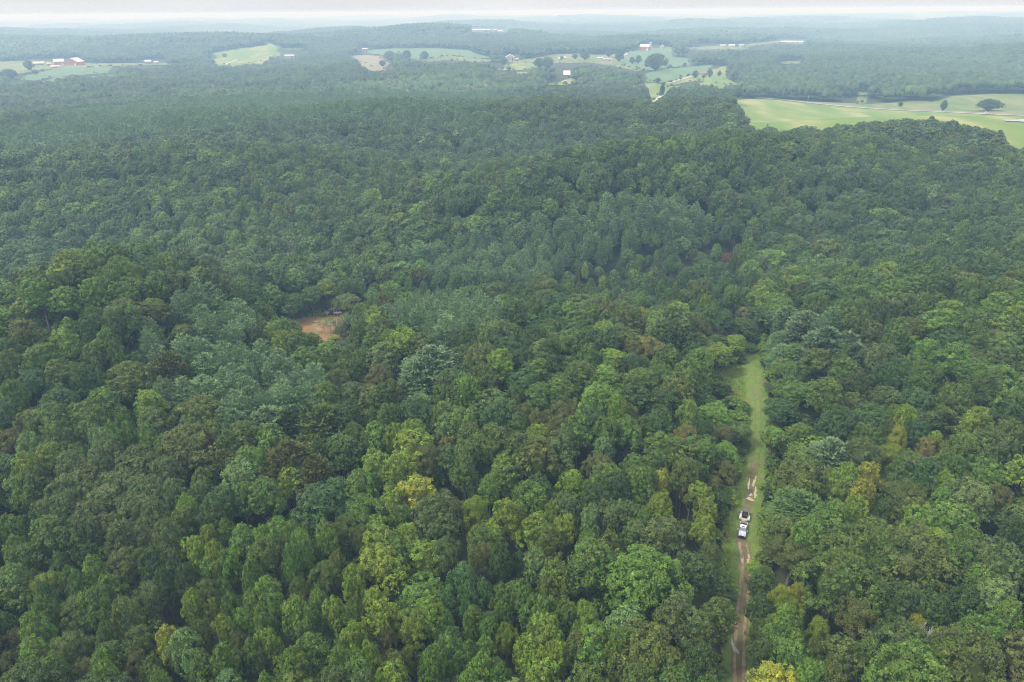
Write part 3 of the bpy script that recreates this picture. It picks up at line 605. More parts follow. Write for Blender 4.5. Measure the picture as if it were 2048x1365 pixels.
# ------------------------------------------------------------------ road, drives
def path_px(pts): return np.array([at(*p) for p in pts])
M_ROAD = noisy('road_surface', (.16, .15, .145), (.21, .20, .19), .5, .85)
M_GRAVEL = noisy('gravel', (.36, .34, .30), (.46, .43, .38), .4, .9)
def road(name, pts, w, m, lift):
    q, _ = resample(path_px(pts), 4.0); return ribbon(name, q, w, m, lift, 0, 1, 3)
road('road', [(1505, 196), (1560, 200), (1640, 209), (1720, 216), (1830, 222), (1960, 228), (2090, 234)], 9, M_ROAD, 1.25)
road('road_shoulder', [(1505, 196.6), (1560, 200.8), (1640, 210), (1720, 217.2), (1830, 223.4), (1960, 229.6), (2090, 235.8)], 5, M_GRAVEL, 1.15)
for P_, w_ in (([(1322, 170), (1345, 166), (1368, 159), (1388, 153)], 6), ([(1306, 208), (1312, 202), (1320, 196), (1336, 187)], 5), ([(1346, 174), (1356, 175.5), (1368, 178)], 6), ([(450, 131), (458, 127), (472, 121), (478, 120)], 7),
               ([(128, 136), (170, 135.6), (215, 135)], 5), ([(1068, 120), (1078, 123), (1090, 127)], 7), ([(1245, 114), (1256, 107), (1262, 103)], 6)):
    road('gravel_drive', P_, w_, M_GRAVEL, 1.6)
x, y, z = at(2040, 245); blob('farm_pond', 2052, 245.4, 18, 8, 0, mat('still_water', (.25, .3, .32), .08, 0, .8), 1.2, 5, 24)

# ------------------------------------------------------------------ pickup, trailer, machine
i0 = int(np.argmin(np.abs(tpy-1079))); heading = math.atan2(T_[i0, 0], T_[i0, 1])    # track direction, from +Y
def on_track(s, off=0.0):
    """point s metres beyond the pickup's front bumper along a straight line up the track"""
    p = TQ[i0]+DIRV*s+np.array([DIRV[1], -DIRV[0]])*off
    return float(p[0]), float(p[1])
VS = .86      # the pickup is a compact one
a_, b_ = np.array(at(1482.5, 1081)[:2]), np.array(at(1490.5, 1022)[:2]); DIRV = (b_-a_)/np.linalg.norm(b_-a_)
TQ0 = a_
def place(s): p = a_+DIRV*s*VS; return float(p[0]), float(p[1]), float(height(p[0], p[1]))+.40
HEAD = math.atan2(-DIRV[0], DIRV[1])
silver = mat('silver_paint', (.46, .47, .52), .25, .25, .5); white = mat('white_paint', (.60, .60, .60), .35, 0, .5)
black = mat('black_plastic', (.015, .015, .017), .5); glass = mat('dark_glass', (.03, .04, .05), .06, 0, .8); rubber = mat('rubber', (.02, .02, .02), .9)
screen = mat('windscreen_glass', (.10, .13, .17), .08, 0, .9); chrome = mat('chrome', (.5, .5, .5), .2, 1)
tan = noisy('tan_paint', (.46, .39, .31), (.54, .48, .41), 1.2, .5); lampm = mat('headlight_glass', (.35, .35, .4), .1, 0, .8); greyr = noisy('grey_roof', (.085, .085, .10), (.13, .13, .15), 3, .5)
yel = noisy('yellow_strap', (.62, .48, .20), (.75, .62, .40), 4, .6)
def wheel(parent, x, y, z, r, w):
    o = MB(); o.cyl((0, 0, 0), r, w, 'X', 20); o = o.obj('wheel', rubber, parent, loc=(x, y, z))
    q = MB(); q.cyl((0, 0, 0), r*.6, w+.04, 'X', 12); q.obj('rim', chrome, o); return o
def empty(name, loc, rz=0):
    o = bpy.data.objects.new(name, None); COL.objects.link(o); o.location = loc; o.rotation_euler = (0, 0, rz); o.empty_display_size = .5; return o
# front at y=0, body runs to +y; width 2.02
px_, py_, pz_ = place(0); pk = empty('pickup_truck', (px_, py_, pz_), HEAD)
tag(pk, 'silver pickup truck facing down the muddy track, dark bumper, sunroof on its white roof', 'pickup truck')
def sec(y, w, z0, z1, tw=None, tuck=.12):
    tw = tw or w*.9
    return [(-w/2, y, z0+tuck), (-w/2+.08, y, z0), (w/2-.08, y, z0), (w/2, y, z0+tuck), (w/2, y, z0+(z1-z0)*.7), (tw/2, y, z1), (-tw/2, y, z1), (-w/2, y, z0+(z1-z0)*.7)]
b = MB(); b.loft([sec(.12, 1.72, .45, .98, 1.5), sec(.35, 1.96, .42, 1.12, 1.62), sec(.9, 2.0, .40, 1.20, 1.66), sec(1.75, 2.0, .40, 1.26, 1.70), sec(2.2, 2.0, .40, 1.24, 1.9), sec(4.0, 2.0, .42, 1.24, 1.9), sec(4.02, 2.0, .45, .75, 1.9), sec(5.85, 1.98, .5, .78, 1.9)])
b.obj('body', silver, pk)
for sx in (-1, 1):
    f = MB(); f.box((sx*.86, 1.2, 1.02), (.28, 1.5, .34), bev=.1, top=(.55, .8)); f.obj('fender', silver, pk)
    f = MB(); f.box((sx*.93, 4.95, 1.02), (.13, 1.85, .52)); f.obj('bed_side', silver, pk)
    f = MB(); f.box((sx*.66, .16, .92), (.36, .16, .24), bev=.05); f.obj('headlight', lampm, pk)
    m_ = MB(); m_.box((sx*1.27, 2.12, 1.28), (.30, .14, .34), bev=.04); mo = m_.obj('wing_mirror', white, pk)
    m_ = MB(); m_.box((sx*1.08, 2.14, 1.24), (.2, .06, .06)); m_.obj('mirror_arm', black, mo)
    f = MB(); f.loft([[(sx*.93, 2.35, 1.26), (sx*.93, 3.95, 1.26), (sx*.80, 3.80, 1.70), (sx*.80, 2.75, 1.70)], [(sx*.99, 2.25, 1.26), (sx*.99, 4.0, 1.26), (sx*.86, 3.86, 1.71), (sx*.86, 2.70, 1.71)]]); f.obj('side_window', glass, pk)
    for yy in (2.3, 3.2):
        f = MB(); f.box((sx*1.005, yy+.43, .86), (.03, .84, .62)); d = f.obj('door', silver, pk); h_ = MB(); h_.box((sx*1.035, yy+.75, 1.02), (.04, .16, .04)); h_.obj('handle', black, d)
    for yy in (1.0, 4.75): wheel(pk, sx*.84, yy, .40, .40, .28)
b = MB(); b.box((0, 1.05, 1.215), (1.25, 1.55, .07), bev=.12, top=(.9, .92)); b.obj('bonnet', silver, pk)
b = MB(); b.box((0, .04, .55), (1.94, .26, .34), bev=.1); b.box((0, -.08, .50), (1.2, .12, .22), bev=.04); b.obj('bumper', black, pk)
b = MB(); b.box((0, .13, .86), (.92, .10, .28), bev=.03); g_ = b.obj('grille', black, pk)
for k in range(3): b = MB(); b.box((0, .07, .78+.08*k), (.88, .03, .025)); b.obj('grille_bar', chrome, g_)
b = MB(); b.loft([[(-.92, 1.86, 1.25), (.92, 1.86, 1.25), (.88, 1.92, 1.25), (-.88, 1.92, 1.25)], [(-.76, 2.62, 1.80), (.76, 2.62, 1.80), (.74, 2.70, 1.78), (-.74, 2.70, 1.78)]]); b.obj('windscreen', screen, pk)
b = MB(); b.loft([[(-.80, 2.6, 1.74), (.80, 2.6, 1.74), (.84, 3.95, 1.74), (-.84, 3.95, 1.74)], [(-.76, 2.62, 1.83), (.76, 2.62, 1.83), (.78, 3.9, 1.84), (-.78, 3.9, 1.84)]]); rf = b.obj('roof', white, pk)
b = MB(); b.box((0, 2.98, 1.85), (.86, .42, .03), bev=.06); b.obj('sunroof', glass, rf)
b = MB(); b.loft([[(-.88, 3.98, 1.24), (.88, 3.98, 1.24), (.88, 4.03, 1.24), (-.88, 4.03, 1.24)], [(-.76, 3.88, 1.80), (.76, 3.88, 1.80), (.76, 3.93, 1.80), (-.76, 3.93, 1.80)]]); b.obj('rear_window', glass, pk)
b = MB(); b.box((0, 5.86, 1.0), (1.9, .08, .55)); b.obj('tailgate', silver, pk)
b = MB(); b.box((0, 4.95, .80), (1.7, 1.76, .04)); b.obj('bed_floor', black, pk)
c_ = MB(); c_.box((-.28, 4.45, 1.12), (.62, .42, .56), bev=.1, top=(.8, .7)); c_.box((.36, 4.55, 1.02), (.6, .36, .42), bev=.1, top=(.8, .7)); c_.box((.05, 4.35, 1.28), (.5, .24, .16), bev=.06)
cargo = c_.obj('cargo_sack', yel); tag(cargo, 'pale yellow load piled in the pickup bed just behind its white roof', 'load'); cargo.scale = (VS,)*3; cargo.location = (px_, py_, pz_); cargo.rotation_euler = (0, 0, HEAD)

tx, ty, tz = place(6.55); tr = empty('trailer', (tx, ty, tz), HEAD)
tag(tr, 'pale tan trailer with rounded front hitched behind the silver pickup', 'trailer')
b = MB(); ring = lambda z, k: [(-1.02*k, .55, z), (-.72*k, .12, z), (0, 0, z), (.72*k, .12, z), (1.02*k, .55, z), (1.05*k, 4.2, z), (-1.05*k, 4.2, z)]
b.loft([ring(.55, .97), ring(.82, 1)]); b.obj('deck', tan, tr)
b = MB(); b.loft([[(-1.0, .58, .82), (-.72, .18, .82), (0, .06, .82), (.72, .18, .82), (1.0, .58, .82), (.9, .66, .82), (.66, .34, .82), (0, .22, .82), (-.66, .34, .82), (-.9, .66, .82)],
                  [(-.98, .62, 1.12), (-.70, .24, 1.12), (0, .12, 1.12), (.70, .24, 1.12), (.98, .62, 1.12), (.9, .68, 1.12), (.66, .38, 1.12), (0, .27, 1.12), (-.66, .38, 1.12), (-.9, .68, 1.12)]]); b.obj('front_board', tan, tr)
b = MB(); b.tube([(0, -1.0, .62), (0, .2, .62)], [.06, .06], 6); b.tube([(-.5, .3, .62), (0, -.7, .62)], [.05, .05], 6); b.tube([(.5, .3, .62), (0, -.7, .62)], [.05, .05], 6); b.obj('drawbar', black, tr)
for sx in (-1, 1):
    f = MB(); f.loft([[(sx*1.04, yy, zz), (sx*1.36, yy, zz-.03), (sx*1.36, yy, zz-.11), (sx*1.04, yy, zz-.08)] for yy, zz in ((.75, .72), (.95, .96), (1.5, 1.06), (2.2, 1.06), (2.7, .98), (2.95, .74))]); f.obj('fender', white, tr)
    f = MB(); f.box((sx*.88, 2.2, 1.0), (.26, 3.2, .30), bev=.08, top=(.75, .97)); f.obj('side_rail', tan, tr)
    for yy in (1.4, 2.3): wheel(tr, sx*1.19, yy, .42, .40, .24)
mx0, my0, mz0 = place(7.1); mc = empty('compact_loader', (mx0, my0, mz0+.82*VS), HEAD)
for q in (pk, tr, mc): q.scale = (VS,)*3
tag(mc, 'black machine with dark grey slatted roof riding on the tan trailer', 'loader')
b = MB(); b.box((0, 1.9, .50), (1.25, 2.9, .55), bev=.12, top=(.95, .95)); b.box((0, 3.1, .95), (1.2, .7, .5), bev=.12, top=(.8, .7)); b.obj('body', black, mc)
for sx in (-1, 1):
    for yy, lean in ((.95, .35), (2.75, 0)): b = MB(); b.tube([(sx*.60, yy, .7), (sx*.56, yy+lean, 1.72)], [.045, .045], 6); b.obj('cab_post', black, mc)
b = MB(); b.tube([(-.56, 1.3, 1.70), (.56, 1.3, 1.70)], [.05, .05], 6); b.obj('cab_bar', black, mc)
b = MB(); b.loft([[(-.58, .92, .72), (.58, .92, .72), (.58, .96, .72), (-.58, .96, .72)], [(-.54, 1.28, 1.68), (.54, 1.28, 1.68), (.54, 1.32, 1.68), (-.54, 1.32, 1.68)]]); b.obj('front_screen', glass, mc)
b = MB(); b.box((0, 2.05, 1.76), (1.32, 1.55, .09), bev=.12, top=(.94, .94)); rf = b.obj('roof', greyr, mc)
for k in range(5): b = MB(); b.box((-.44+.22*k, 2.05, 1.83), (.07, 1.3, .05)); b.obj('roof_rib', greyr, rf)
b = MB(); b.box((0, 2.35, .95), (.6, .5, .35), bev=.08); b.box((0, 2.6, 1.25), (.6, .14, .5), bev=.05); b.obj('seat', black, mc)
for sx in (-1, 1):
    b = MB(); prof = [(.6, .2), (.75, .02), (2.9, .02), (3.1, .25), (2.9, .5), (.8, .5)]
    b.loft([[(sx*.50, yy, zz) for yy, zz in prof], [(sx*.74, yy, zz) for yy, zz in prof]]); b.obj('track', rubber, mc)

# burnt stump left of the pickup
sx_, sy_, sz_ = at(1448, 1073)
b = MB(); b.tube([(0, 0, -.1), (.1, .05, .5), (.2, .1, .9)], [.35, .28, .12], 7)
for k in range(6): a = k*1.05; b.tube([(0, 0, .1), (math.cos(a)*.6, math.sin(a)*.6, .12), (math.cos(a)*1.1, math.sin(a)*.9, .02)], [.14, .09, .02], 5)
st = b.obj('tree_stump', noisy('charred_wood', (.03, .025, .02), (.09, .07, .055), 4, .9), loc=(sx_, sy_, sz_+.3)); tag(st, 'dark uprooted stump on bare earth beside the pickup', 'stump')
blob('bare_earth', 1447, 1074, 1.6, 1.1, .2, noisy('bare_soil', (.15, .10, .065), (.10, .10, .04), 1.0, .95), .36, 3)

# ------------------------------------------------------------------ farms
def px_m(px, py, n_px): x, y, z = at(px, py); return n_px*project(np.array(x), np.array(y), np.array(z))[2]/F
M_RED = noisy('red_boards', (.33, .085, .07), (.40, .12, .10), .6, .8); M_WROOF = mat('white_metal_roof', (.50, .49, .50), .4); M_PALE = mat('pale_siding', (.38, .375, .36), .7)
M_GROOF = mat('grey_shingles', (.36, .36, .38), .8); M_PROOF = mat('pinkish_shingles', (.55, .40, .38), .8); M_DKWIN = mat('window_pane', (.06, .07, .09), .15, 0, .6)
M_BRWALL = mat('brown_siding', (.25, .16, .11), .8); M_DARKROOF = mat('dark_red_shingles', (.25, .11, .09), .8); M_DOOR = mat('barn_door', (.75, .73, .7), .7)
def building(name, px, py, wpx, dep, hw, hr, wall, roof, label, cat, rz=0.0, hip=False, wins=3, door=True, over=.5, silo=False, gable_front=False, chimney=False):
    """px, py: foot of the front wall in the photo, wpx its width in photo pixels"""
    x, y, z = at(px, py); w = px_m(px, py, wpx); fa = math.atan2(-x, y)
    r = empty(name, (x, y, z+.6), fa+rz); tag(r, label, cat)
    if gable_front: w, dep_, = w, dep
    m = MB(); m.box((0, dep/2, hw/2-1), (w, dep, hw+2)); wl = m.obj('wall', wall, r)
    m = MB()
    if gable_front:
        m.loft([[(-w/2-over, -over, hw), (0, -over, hw+hr), (w/2+over, -over, hw), (w/2+over, -over, hw-.25), (-w/2-over, -over, hw-.25)], [(-w/2-over, dep+over, hw), (0, dep+over, hw+hr), (w/2+over, dep+over, hw), (w/2+over, dep+over, hw-.25), (-w/2-over, dep+over, hw-.25)]])
        g = MB(); g.loft([[(-w/2, -over-.05, hw), (w/2, -over-.05, hw), (0, -over-.05, hw+hr-.35)], [(-w/2, -over+.2, hw), (w/2, -over+.2, hw), (0, -over+.2, hw+hr-.35)]]); g.obj('gable', wall, r)
    else:
        k = dep*.45 if hip else 0
        m.loft([[(-w/2-over, -over, hw-.2), (w/2+over, -over, hw-.2), (w/2+over, dep+over, hw-.2), (-w/2-over, dep+over, hw-.2)], [(-w/2-over, -over, hw), (w/2+over, -over, hw), (w/2+over, dep+over, hw), (-w/2-over, dep+over, hw)],
                [(-w/2-over+k, dep/2-.15, hw+hr), (w/2+over-k, dep/2-.15, hw+hr), (w/2+over-k, dep/2+.15, hw+hr), (-w/2-over+k, dep/2+.15, hw+hr)]])
    ro = m.obj('roof', roof, r)
    if chimney: q = MB(); q.box((w*.2, dep*.5, hw+hr+.4), (1.0, 1.0, 2.0)); q.obj('chimney', M_BRWALL, ro)
    for i in range(wins):
        u = -w/2+w*(i+.6)/(wins+.4) if wins else 0
        q = MB(); q.box((u, -.04, hw*.55), (min(1.8, w/(wins*2.2)), .12, hw*.36)); f = q.obj('window', M_PALE, r)
        q = MB(); q.box((u, -.12, hw*.55), (min(1.8, w/(wins*2.2))*.8, .06, hw*.30)); q.obj('pane', M_DKWIN, f)
    if door: q = MB(); q.box((w*.28, -.06, hw*.36), (min(w*.16, 4.0), .14, hw*.70)); q.obj('door', M_DOOR if wall is M_RED else M_DKWIN, r)
    if silo:
        q = MB(); q.cyl((w*.62, dep*.4, hw*.9), 2.9, hw*1.8+2, 'Z', 16); s_ = q.obj('silo', M_PALE, r)
        V, Q = ellipsoid((w*.62, dep*.4, hw*1.8+1), (2.9, 2.9, 2.0), 16, 8); link('silo_dome', quads_mesh('silo_dome', V, Q, [M_WROOF]), s_)
    return r
building('ranch_house', 76, 132, 23, 14, 5, 4, M_BRWALL, M_PROOF, 'long low house with pinkish roof beside the round tree at the left farm', 'house', wins=5, chimney=True)
building('red_barn', 120, 132, 18, 20, 9, 6, M_RED, M_WROOF, 'tall red barn with a white metal roof, middle of the left farm', 'barn', wins=3)
building('red_barn', 144, 132, 25, 34, 8, 9, M_RED, M_WROOF, 'large red barn with sloping white roof at the drive end of the left farm', 'barn', rz=-.5, wins=3, gable_front=True)
building('farm_shed', 112, 137.5, 17, 9, 4, 2.5, M_RED, M_PROOF, 'low pinkish shed standing in front of the tall red barn', 'shed', wins=3)
building('farm_shed', 99, 133, 6, 8, 5, 3, M_BRWALL, M_GROOF, 'small grey shed between the long house and the tall red barn', 'shed', wins=1, door=False)
building('farmhouse', 297, 129, 11, 12, 6, 4, M_BRWALL, M_WROOF, 'distant house with a white roof among trees right of the left farm', 'house', wins=3)
building('farm_shed', 313, 128.5, 8, 9, 3.5, 2.5, M_PALE, M_WROOF, 'small white shed right of the white roofed house among the trees', 'shed', wins=1)
building('farmhouse', 579, 116.5, 19, 12, 5, 4, M_PALE, M_GROOF, 'pale grey house at the edge of woods beyond the left green field', 'house', wins=4, chimney=True)
building('pole_barn', 730, 104.5, 10, 12, 8, 2, M_BRWALL, M_WROOF, 'open shelter with a white roof at the left end of the bluish crop field', 'barn', wins=0)
building('poultry_house', 962, 65, 35, 18, 7, 3, M_PALE, M_WROOF, 'very long white building on the distant wooded ridge', 'barn', wins=6)
building('farm_shed', 990, 64.6, 6, 14, 6, 3, M_PALE, M_WROOF, 'small white shed right beside the very long white building', 'shed', wins=1)
building('farm_shed', 1001, 64.6, 9, 14, 6, 5, M_PALE, M_WROOF, 'second white shed beyond the long white building, farther right', 'shed', wins=1)
building('farmhouse', 1020, 122.5, 18, 22, 8, 6, M_PALE, M_WROOF, 'white house with wide gable at the foot of the wooded ridge', 'house', wins=3, gable_front=True)
building('farm_shed', 1032, 123, 9, 7, 4, 2, M_BRWALL, M_PROOF, 'brown lean-to beside the wide gabled white house', 'shed', wins=1)
building('farm_shed', 1118, 122, 4, 7, 4.5, 2, M_PALE, M_WROOF, 'tiny white shed left of the lone dark bush on the pasture', 'shed', wins=0)
building('farm_shed', 1130, 120, 4, 7, 4.5, 2, M_PALE, M_WROOF, 'tiny white shed right of the lone dark bush on the pasture', 'shed', wins=0)
building('mobile_home', 1200, 121, 11, 9, 5, 1.6, M_PALE, M_WROOF, 'white flat mobile home left of the pair on the middle pasture', 'house', wins=3)
building('mobile_home', 1214, 124, 16, 9, 5, 1.8, M_PALE, M_GROOF, 'grey roofed mobile home right of the white one on the middle pasture', 'house', wins=4)
building('field_barn', 1133.5, 158.5, 13, 16, 6.5, 6.5, M_BRWALL, M_WROOF, 'barn with big white metal roof in the tree clearing', 'barn', wins=2)
building('farm_shed', 1130, 171, 10, 9, 4.5, 2.8, M_BRWALL, M_WROOF, 'small white gabled shed just below the barn in the tree clearing', 'shed', wins=1, gable_front=True)
building('red_barn', 1289, 102, 18, 22, 10, 6, M_RED, M_WROOF, 'red barn with white roof and silo on the hill field', 'barn', wins=4, silo=True)
building('farmhouse', 1324, 98.5, 8, 10, 6, 6, M_PALE, M_WROOF, 'small white gabled house on the skyline right of the silo', 'house', wins=1, gable_front=True)
building('farmhouse', 1407, 152, 17, 11, 4.5, 3, M_PALE, M_DARKROOF, 'ranch house with dark red roof between two trees on the lawn', 'house', wins=4, hip=True, chimney=True)
for k, (a, w, s) in enumerate(((1445, 11, 'leftmost'), (1463, 12, 'middle'), (1482, 10, 'rightmost'))):
    building('farmhouse', a, 95.5-.4*k, w, 11, 5, 3.5, M_PALE, M_GROOF if k != 1 else M_WROOF, f'{s} of three pale houses in the tree row above the hill field', 'house', wins=2)
building('greenhouse', 1583, 87, 42, 22, 4.5, 2.5, M_PALE, mat('cream_roof', (.62, .58, .42), .6), 'wide cream roofed building on the far wooded slope', 'greenhouse', wins=6)
x, y, z = at(1841, 36); r = empty('water_tower', (x, y, z)); tag(r, 'small white dome of a water tower on the far right ridge', 'water tower')
q = MB(); q.cyl((0, 0, 14), 2.5, 30, 'Z', 12); q.obj('column', M_WROOF, r); V, Q = ellipsoid((0, 0, 36), (17, 17, 11), 20, 12); link('tank', quads_mesh('tank', V, Q, [M_WROOF], smooth_=True), r)
# poles along the road and field
for k, (a, b0, b1, lb) in enumerate(((1615, 193, 205, 'wooden utility pole beside the road below the dark woods'), (1301, 187, 204, 'wooden utility pole at the edge of the small yellow pasture'), (1378, 137, 152, 'utility pole standing above the drive on the crop field'))):
    x, y, z = at(a, b1); h_ = px_m(a, b1, b1-b0)
    r = empty('utility_pole', (x, y, z)); tag(r, lb, 'utility pole', 'utility poles near the farms')
    m = MB(); m.cyl((0, 0, h_/2-.5), .22, h_+1, 'Z', 8); m.obj('post', M_PALEBARK, r); m = MB(); m.box((0, 0, h_-.8), (2.6, .18, .18)); m.obj('crossarm', M_PALEBARK, r)
    m = MB()
    for u in (-1.1, 0, 1.1): m.cyl((u, 0, h_-.55), .09, .3, 'Z', 6)
    m.obj('insulator', M_PALE, r)
# white car on the road
x, y, z = at(1972, 228.6); r = empty('car', (x, y, float(height(x, y))+1.3), math.atan2(1, .1)); tag(r, 'white car driving on the grey road under the lone spreading oak', 'car')
m = MB(); m.loft([sec(-2.3, 1.6, .35, .8, 1.4), sec(-1.9, 1.8, .3, .9, 1.6), sec(1.9, 1.8, .3, .95, 1.6), sec(2.3, 1.6, .4, .85, 1.4)]); m.obj('body', white, r)
m = MB(); m.loft([[(-.8, -1.3, .9), (.8, -1.3, .9), (.8, 1.9, .9), (-.8, 1.9, .9)], [(-.62, -.5, 1.42), (.62, -.5, 1.42), (.62, 1.2, 1.42), (-.62, 1.2, 1.42)]]); m.obj('cabin_glass', glass, r)
m = MB(); m.box((0, .35, 1.45), (1.2, 1.7, .06), bev=.1); m.obj('roof', white, r)
for sx in (-1, 1):
    for yy in (-1.4, 1.4): wheel(r, sx*.8, yy, .33, .33, .2)
# ------------------------------------------------------------------ tree prototypes (near)
NEARV = {'D': 6, 'B': 4, 'W': 4, 'T': 5, 'F': 5, 'P': 4}
NEARN = {'D': (9500, .33), 'B': (21000, .33), 'W': (8500, .36), 'T': (9000, .32), 'F': (9500, .30), 'P': (9000, .58)}
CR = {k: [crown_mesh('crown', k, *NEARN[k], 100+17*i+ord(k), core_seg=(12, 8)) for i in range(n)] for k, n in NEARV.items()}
TR = {}
for k in 'DBWTFP':
    TR[k] = []
    for i in range(3):
        mb = MB(); skeleton(mb, np.random.default_rng(900+i+ord(k)), k, n=5); TR[k].append(mb.mesh('trunk', M_BARK))
DEADT = []
for i in range(3):
    mb = MB(); skeleton(mb, np.random.default_rng(700+i), 'D', n=5, twigs=1.9); DEADT.append(mb.mesh('dead_branches', M_PALEBARK))
RAD = {'D': 4.2, 'B': 6.6, 'W': 4.5, 'T': 4.1, 'F': 4.6, 'P': 4.3}
NM = {'D': 'broadleaf_tree', 'B': 'spreading_broadleaf_tree', 'W': 'clumpy_leaved_tree', 'T': 'pointed_broadleaf_tree', 'F': 'feathery_leaved_tree', 'P': 'pine_tree', 'X': 'bare_tree'}
HT = {'D': (16, 20), 'B': (19, 22), 'W': (16, 19), 'T': (16, 19.5), 'F': (14, 17), 'P': (18, 21), 'X': (19.5, 21)}
def spot(px, py, H):
    x, y, z = at(px, py, H)
    return x, y, z, float(project(np.array(x), np.array(y), np.array(z+H))[2])
LANEW = np.array([at(*q)[:2] for q in LANE])
def lane_dist(x, y):
    d = np.full(len(x), 1e9)
    for i in range(len(LANEW)):
        p, q = LANEW[i], LANEW[(i+1) % len(LANEW)]
        t = np.clip(((x-p[0])*(q[0]-p[0])+(y-p[1])*(q[1]-p[1]))/(((q-p)**2).sum()+1e-9), 0, 1); d = np.minimum(d, np.hypot(x-p[0]-t*(q[0]-p[0]), y-p[1]-t*(q[1]-p[1])))
    return d
def cleared(x, y, z, H, r, polys=None):
    """True where a tree would stand in, or lean its crown over, a clearing"""
    bad = np.zeros(len(x), bool)
    for f, dr, fy in ((0, 0, 0), (.35, .8, 0), (.55, .0, -.85), (.55, .55, -.6), (.75, .8, 0), (1.0, .2, 0)):
        for sgn in (-1, 1) if dr else (0,):
            a, b_, w = project(x, y+fy*r, z+H*f); a = a+sgn*dr*r*F/w
            for P in (polys or KEEP):
                P_ = np.array(P)
                m = (a > P_[:, 0].min()) & (a < P_[:, 0].max()) & (b_ > P_[:, 1].min()) & (b_ < P_[:, 1].max())
                if m.any(): q = np.where(m)[0]; bad[q] |= inpoly(a[q], b_[q], P)
    return bad
T1 = parse(TREES); T2 = parse(MIDTREES); T3 = parse(FIELDTREES)
PLACED = []     # x, y, radius of every tree taken
SP = []
for i, (px, py, w, k, tone) in enumerate(T1+T2):
    R = np.random.default_rng(5000+i); H = R.uniform(*HT[k])
    if w < 36 and py > 900: H *= .86
    x, y, z, dep = spot(px, py, H); r = w/2*dep/F*1.06
    if k in 'TF' and r < 1.8: r = 1.8
    dl = lane_dist(np.array([x]), np.array([y]))[0]
    if dl < 13 and py < 1100: H *= .62+.38*max(dl-3, 0)/10; x, y, z, dep = spot(px, py, H); r = w/2*dep/F*1.06
    for _ in range(12):     # trees at the edge of a clearing are the lower ones
        if not cleared(np.array([x]), np.array([y]), np.array([z]), np.array([H]), np.array([r*.75]), [LANE, PONDPX])[0]: break
        H *= .90; w *= .98; x, y, z, dep = spot(px, py, H); r = w/2*dep/F*1.06
    if k == 'D' and r > 5.0: k = 'B'
    SP.append(dict(px=px, py=py, w=w, k=k, tone=tone, H=H, x=x, y=y, z=z, r=r, R=R)); PLACED.append((x, y, r))
def tone_of(t, R, amt=.10):
    c = np.array(TONE[t]); return tuple(float(q) for q in c*R.uniform(1-amt, 1+amt)*R.uniform(.94, 1.06, 3))
def make_tree(s, trunk=True, low=False):
    R = s['R']; k = s['k']; root = empty(NM[k], (s['x'], s['y'], s['z']), R.uniform(0, 6.28))
    sz = s['H']/18.0
    if k == 'X':
        link('branches', DEADT[R.integers(3)], root, scale=(s['r']/4.3, s['r']/4.3, sz)); return root
    sx = s['r']/RAD[k]
    c = link('crown', CR[k][R.integers(len(CR[k]))], root, scale=(sx, sx, sz)); c['tint'] = tone_of(s['tone'], R)
    if low: hc = {'B': 11.0, 'T': 11.0}.get(k, 9.5); q = s['H']*.92/hc; c.scale = (sx, sx, q); c.location = (0, 0, s['H']-18*q)
    if trunk: link('trunk', TR[k][R.integers(3)], root, scale=(sx, sx, sz))
    return root
# labels: look, size, place, and the order among look-alikes there
TW = dict(dk='very dark green', dg='dark green', mg='mid-green', bg='blue-green', lg='light green', yg='yellow-green', ye='bright yellow', ol='olive', ob='brownish olive', gy='grey-green', pl='pale silvery green', pn='blue-green', rd='rust-red', og='orange-tinged', de='grey')
KW = {'D': 'domed tree', 'B': 'broad spreading tree', 'W': 'clumpy-leaved tree', 'T': 'pointed tree', 'F': 'feathery-leaved tree', 'P': 'layered pine', 'X': 'bare dead tree'}
ORD = ['first', 'second', 'third', 'fourth', 'fifth', 'sixth', 'seventh', 'eighth', 'ninth', 'tenth', 'eleventh', 'twelfth', 'thirteenth', 'fourteenth', 'fifteenth', 'sixteenth', 'seventeenth', 'eighteenth', 'nineteenth', 'twentieth']+['twenty-'+q for q in ('first', 'second', 'third', 'fourth', 'fifth', 'sixth', 'seventh')]
def band(px, py):
    if py > 1270: v = 'at the bottom edge'
    elif py > 1185: v = 'just above the bottom edge'
    elif py > 1100: v = 'two rows above bottom'
    elif py > 1000: v = 'level with the pickup'
    elif py > 900: v = 'level with track puddles'
    elif py > 790: v = 'level with narrow lane'
    elif py > 690: v = 'level with grass clearing'
    else: v = 'level with the brown pond'
    if px > 1495: return v, 'right of track' if px < 1780 else 'near right edge'
    if px > 1290: return v, 'left of track'
    return v, 'centre' if px > 1000 else 'left of centre' if px > 660 else 'left part' if px > 330 else 'near left edge'
groups = {}
for s in SP:
    sizew = {'B': '', 'X': ''}.get(s['k'], 'large ' if s['r'] > 4.6 else 'small ' if s['r'] < 2.3 else '')
    s['desc'] = f"{sizew}{TW[s['tone']]} {KW[s['k']]}"; s['band'] = band(s['px'], s['py'])
    groups.setdefault((s['desc'], s['band']), []).append(s)
for (d, (v, hz)), L in groups.items():
    L.sort(key=lambda q: q['px'])
    for i, s in enumerate(L): s['label'] = f"{d} {v}, {hz}" if len(L) == 1 else f"{ORD[i]} from left {d} {v}, {hz}"
CAT = {'P': 'pine tree', 'X': 'dead tree'}
for s in SP:
    t = make_tree(s); tag(t, s['label'], CAT.get(s['k'], 'tree'), {'P': 'pines in the forest', 'X': 'dead trees in the forest'}.get(s['k'], 'broadleaf trees in the forest'))
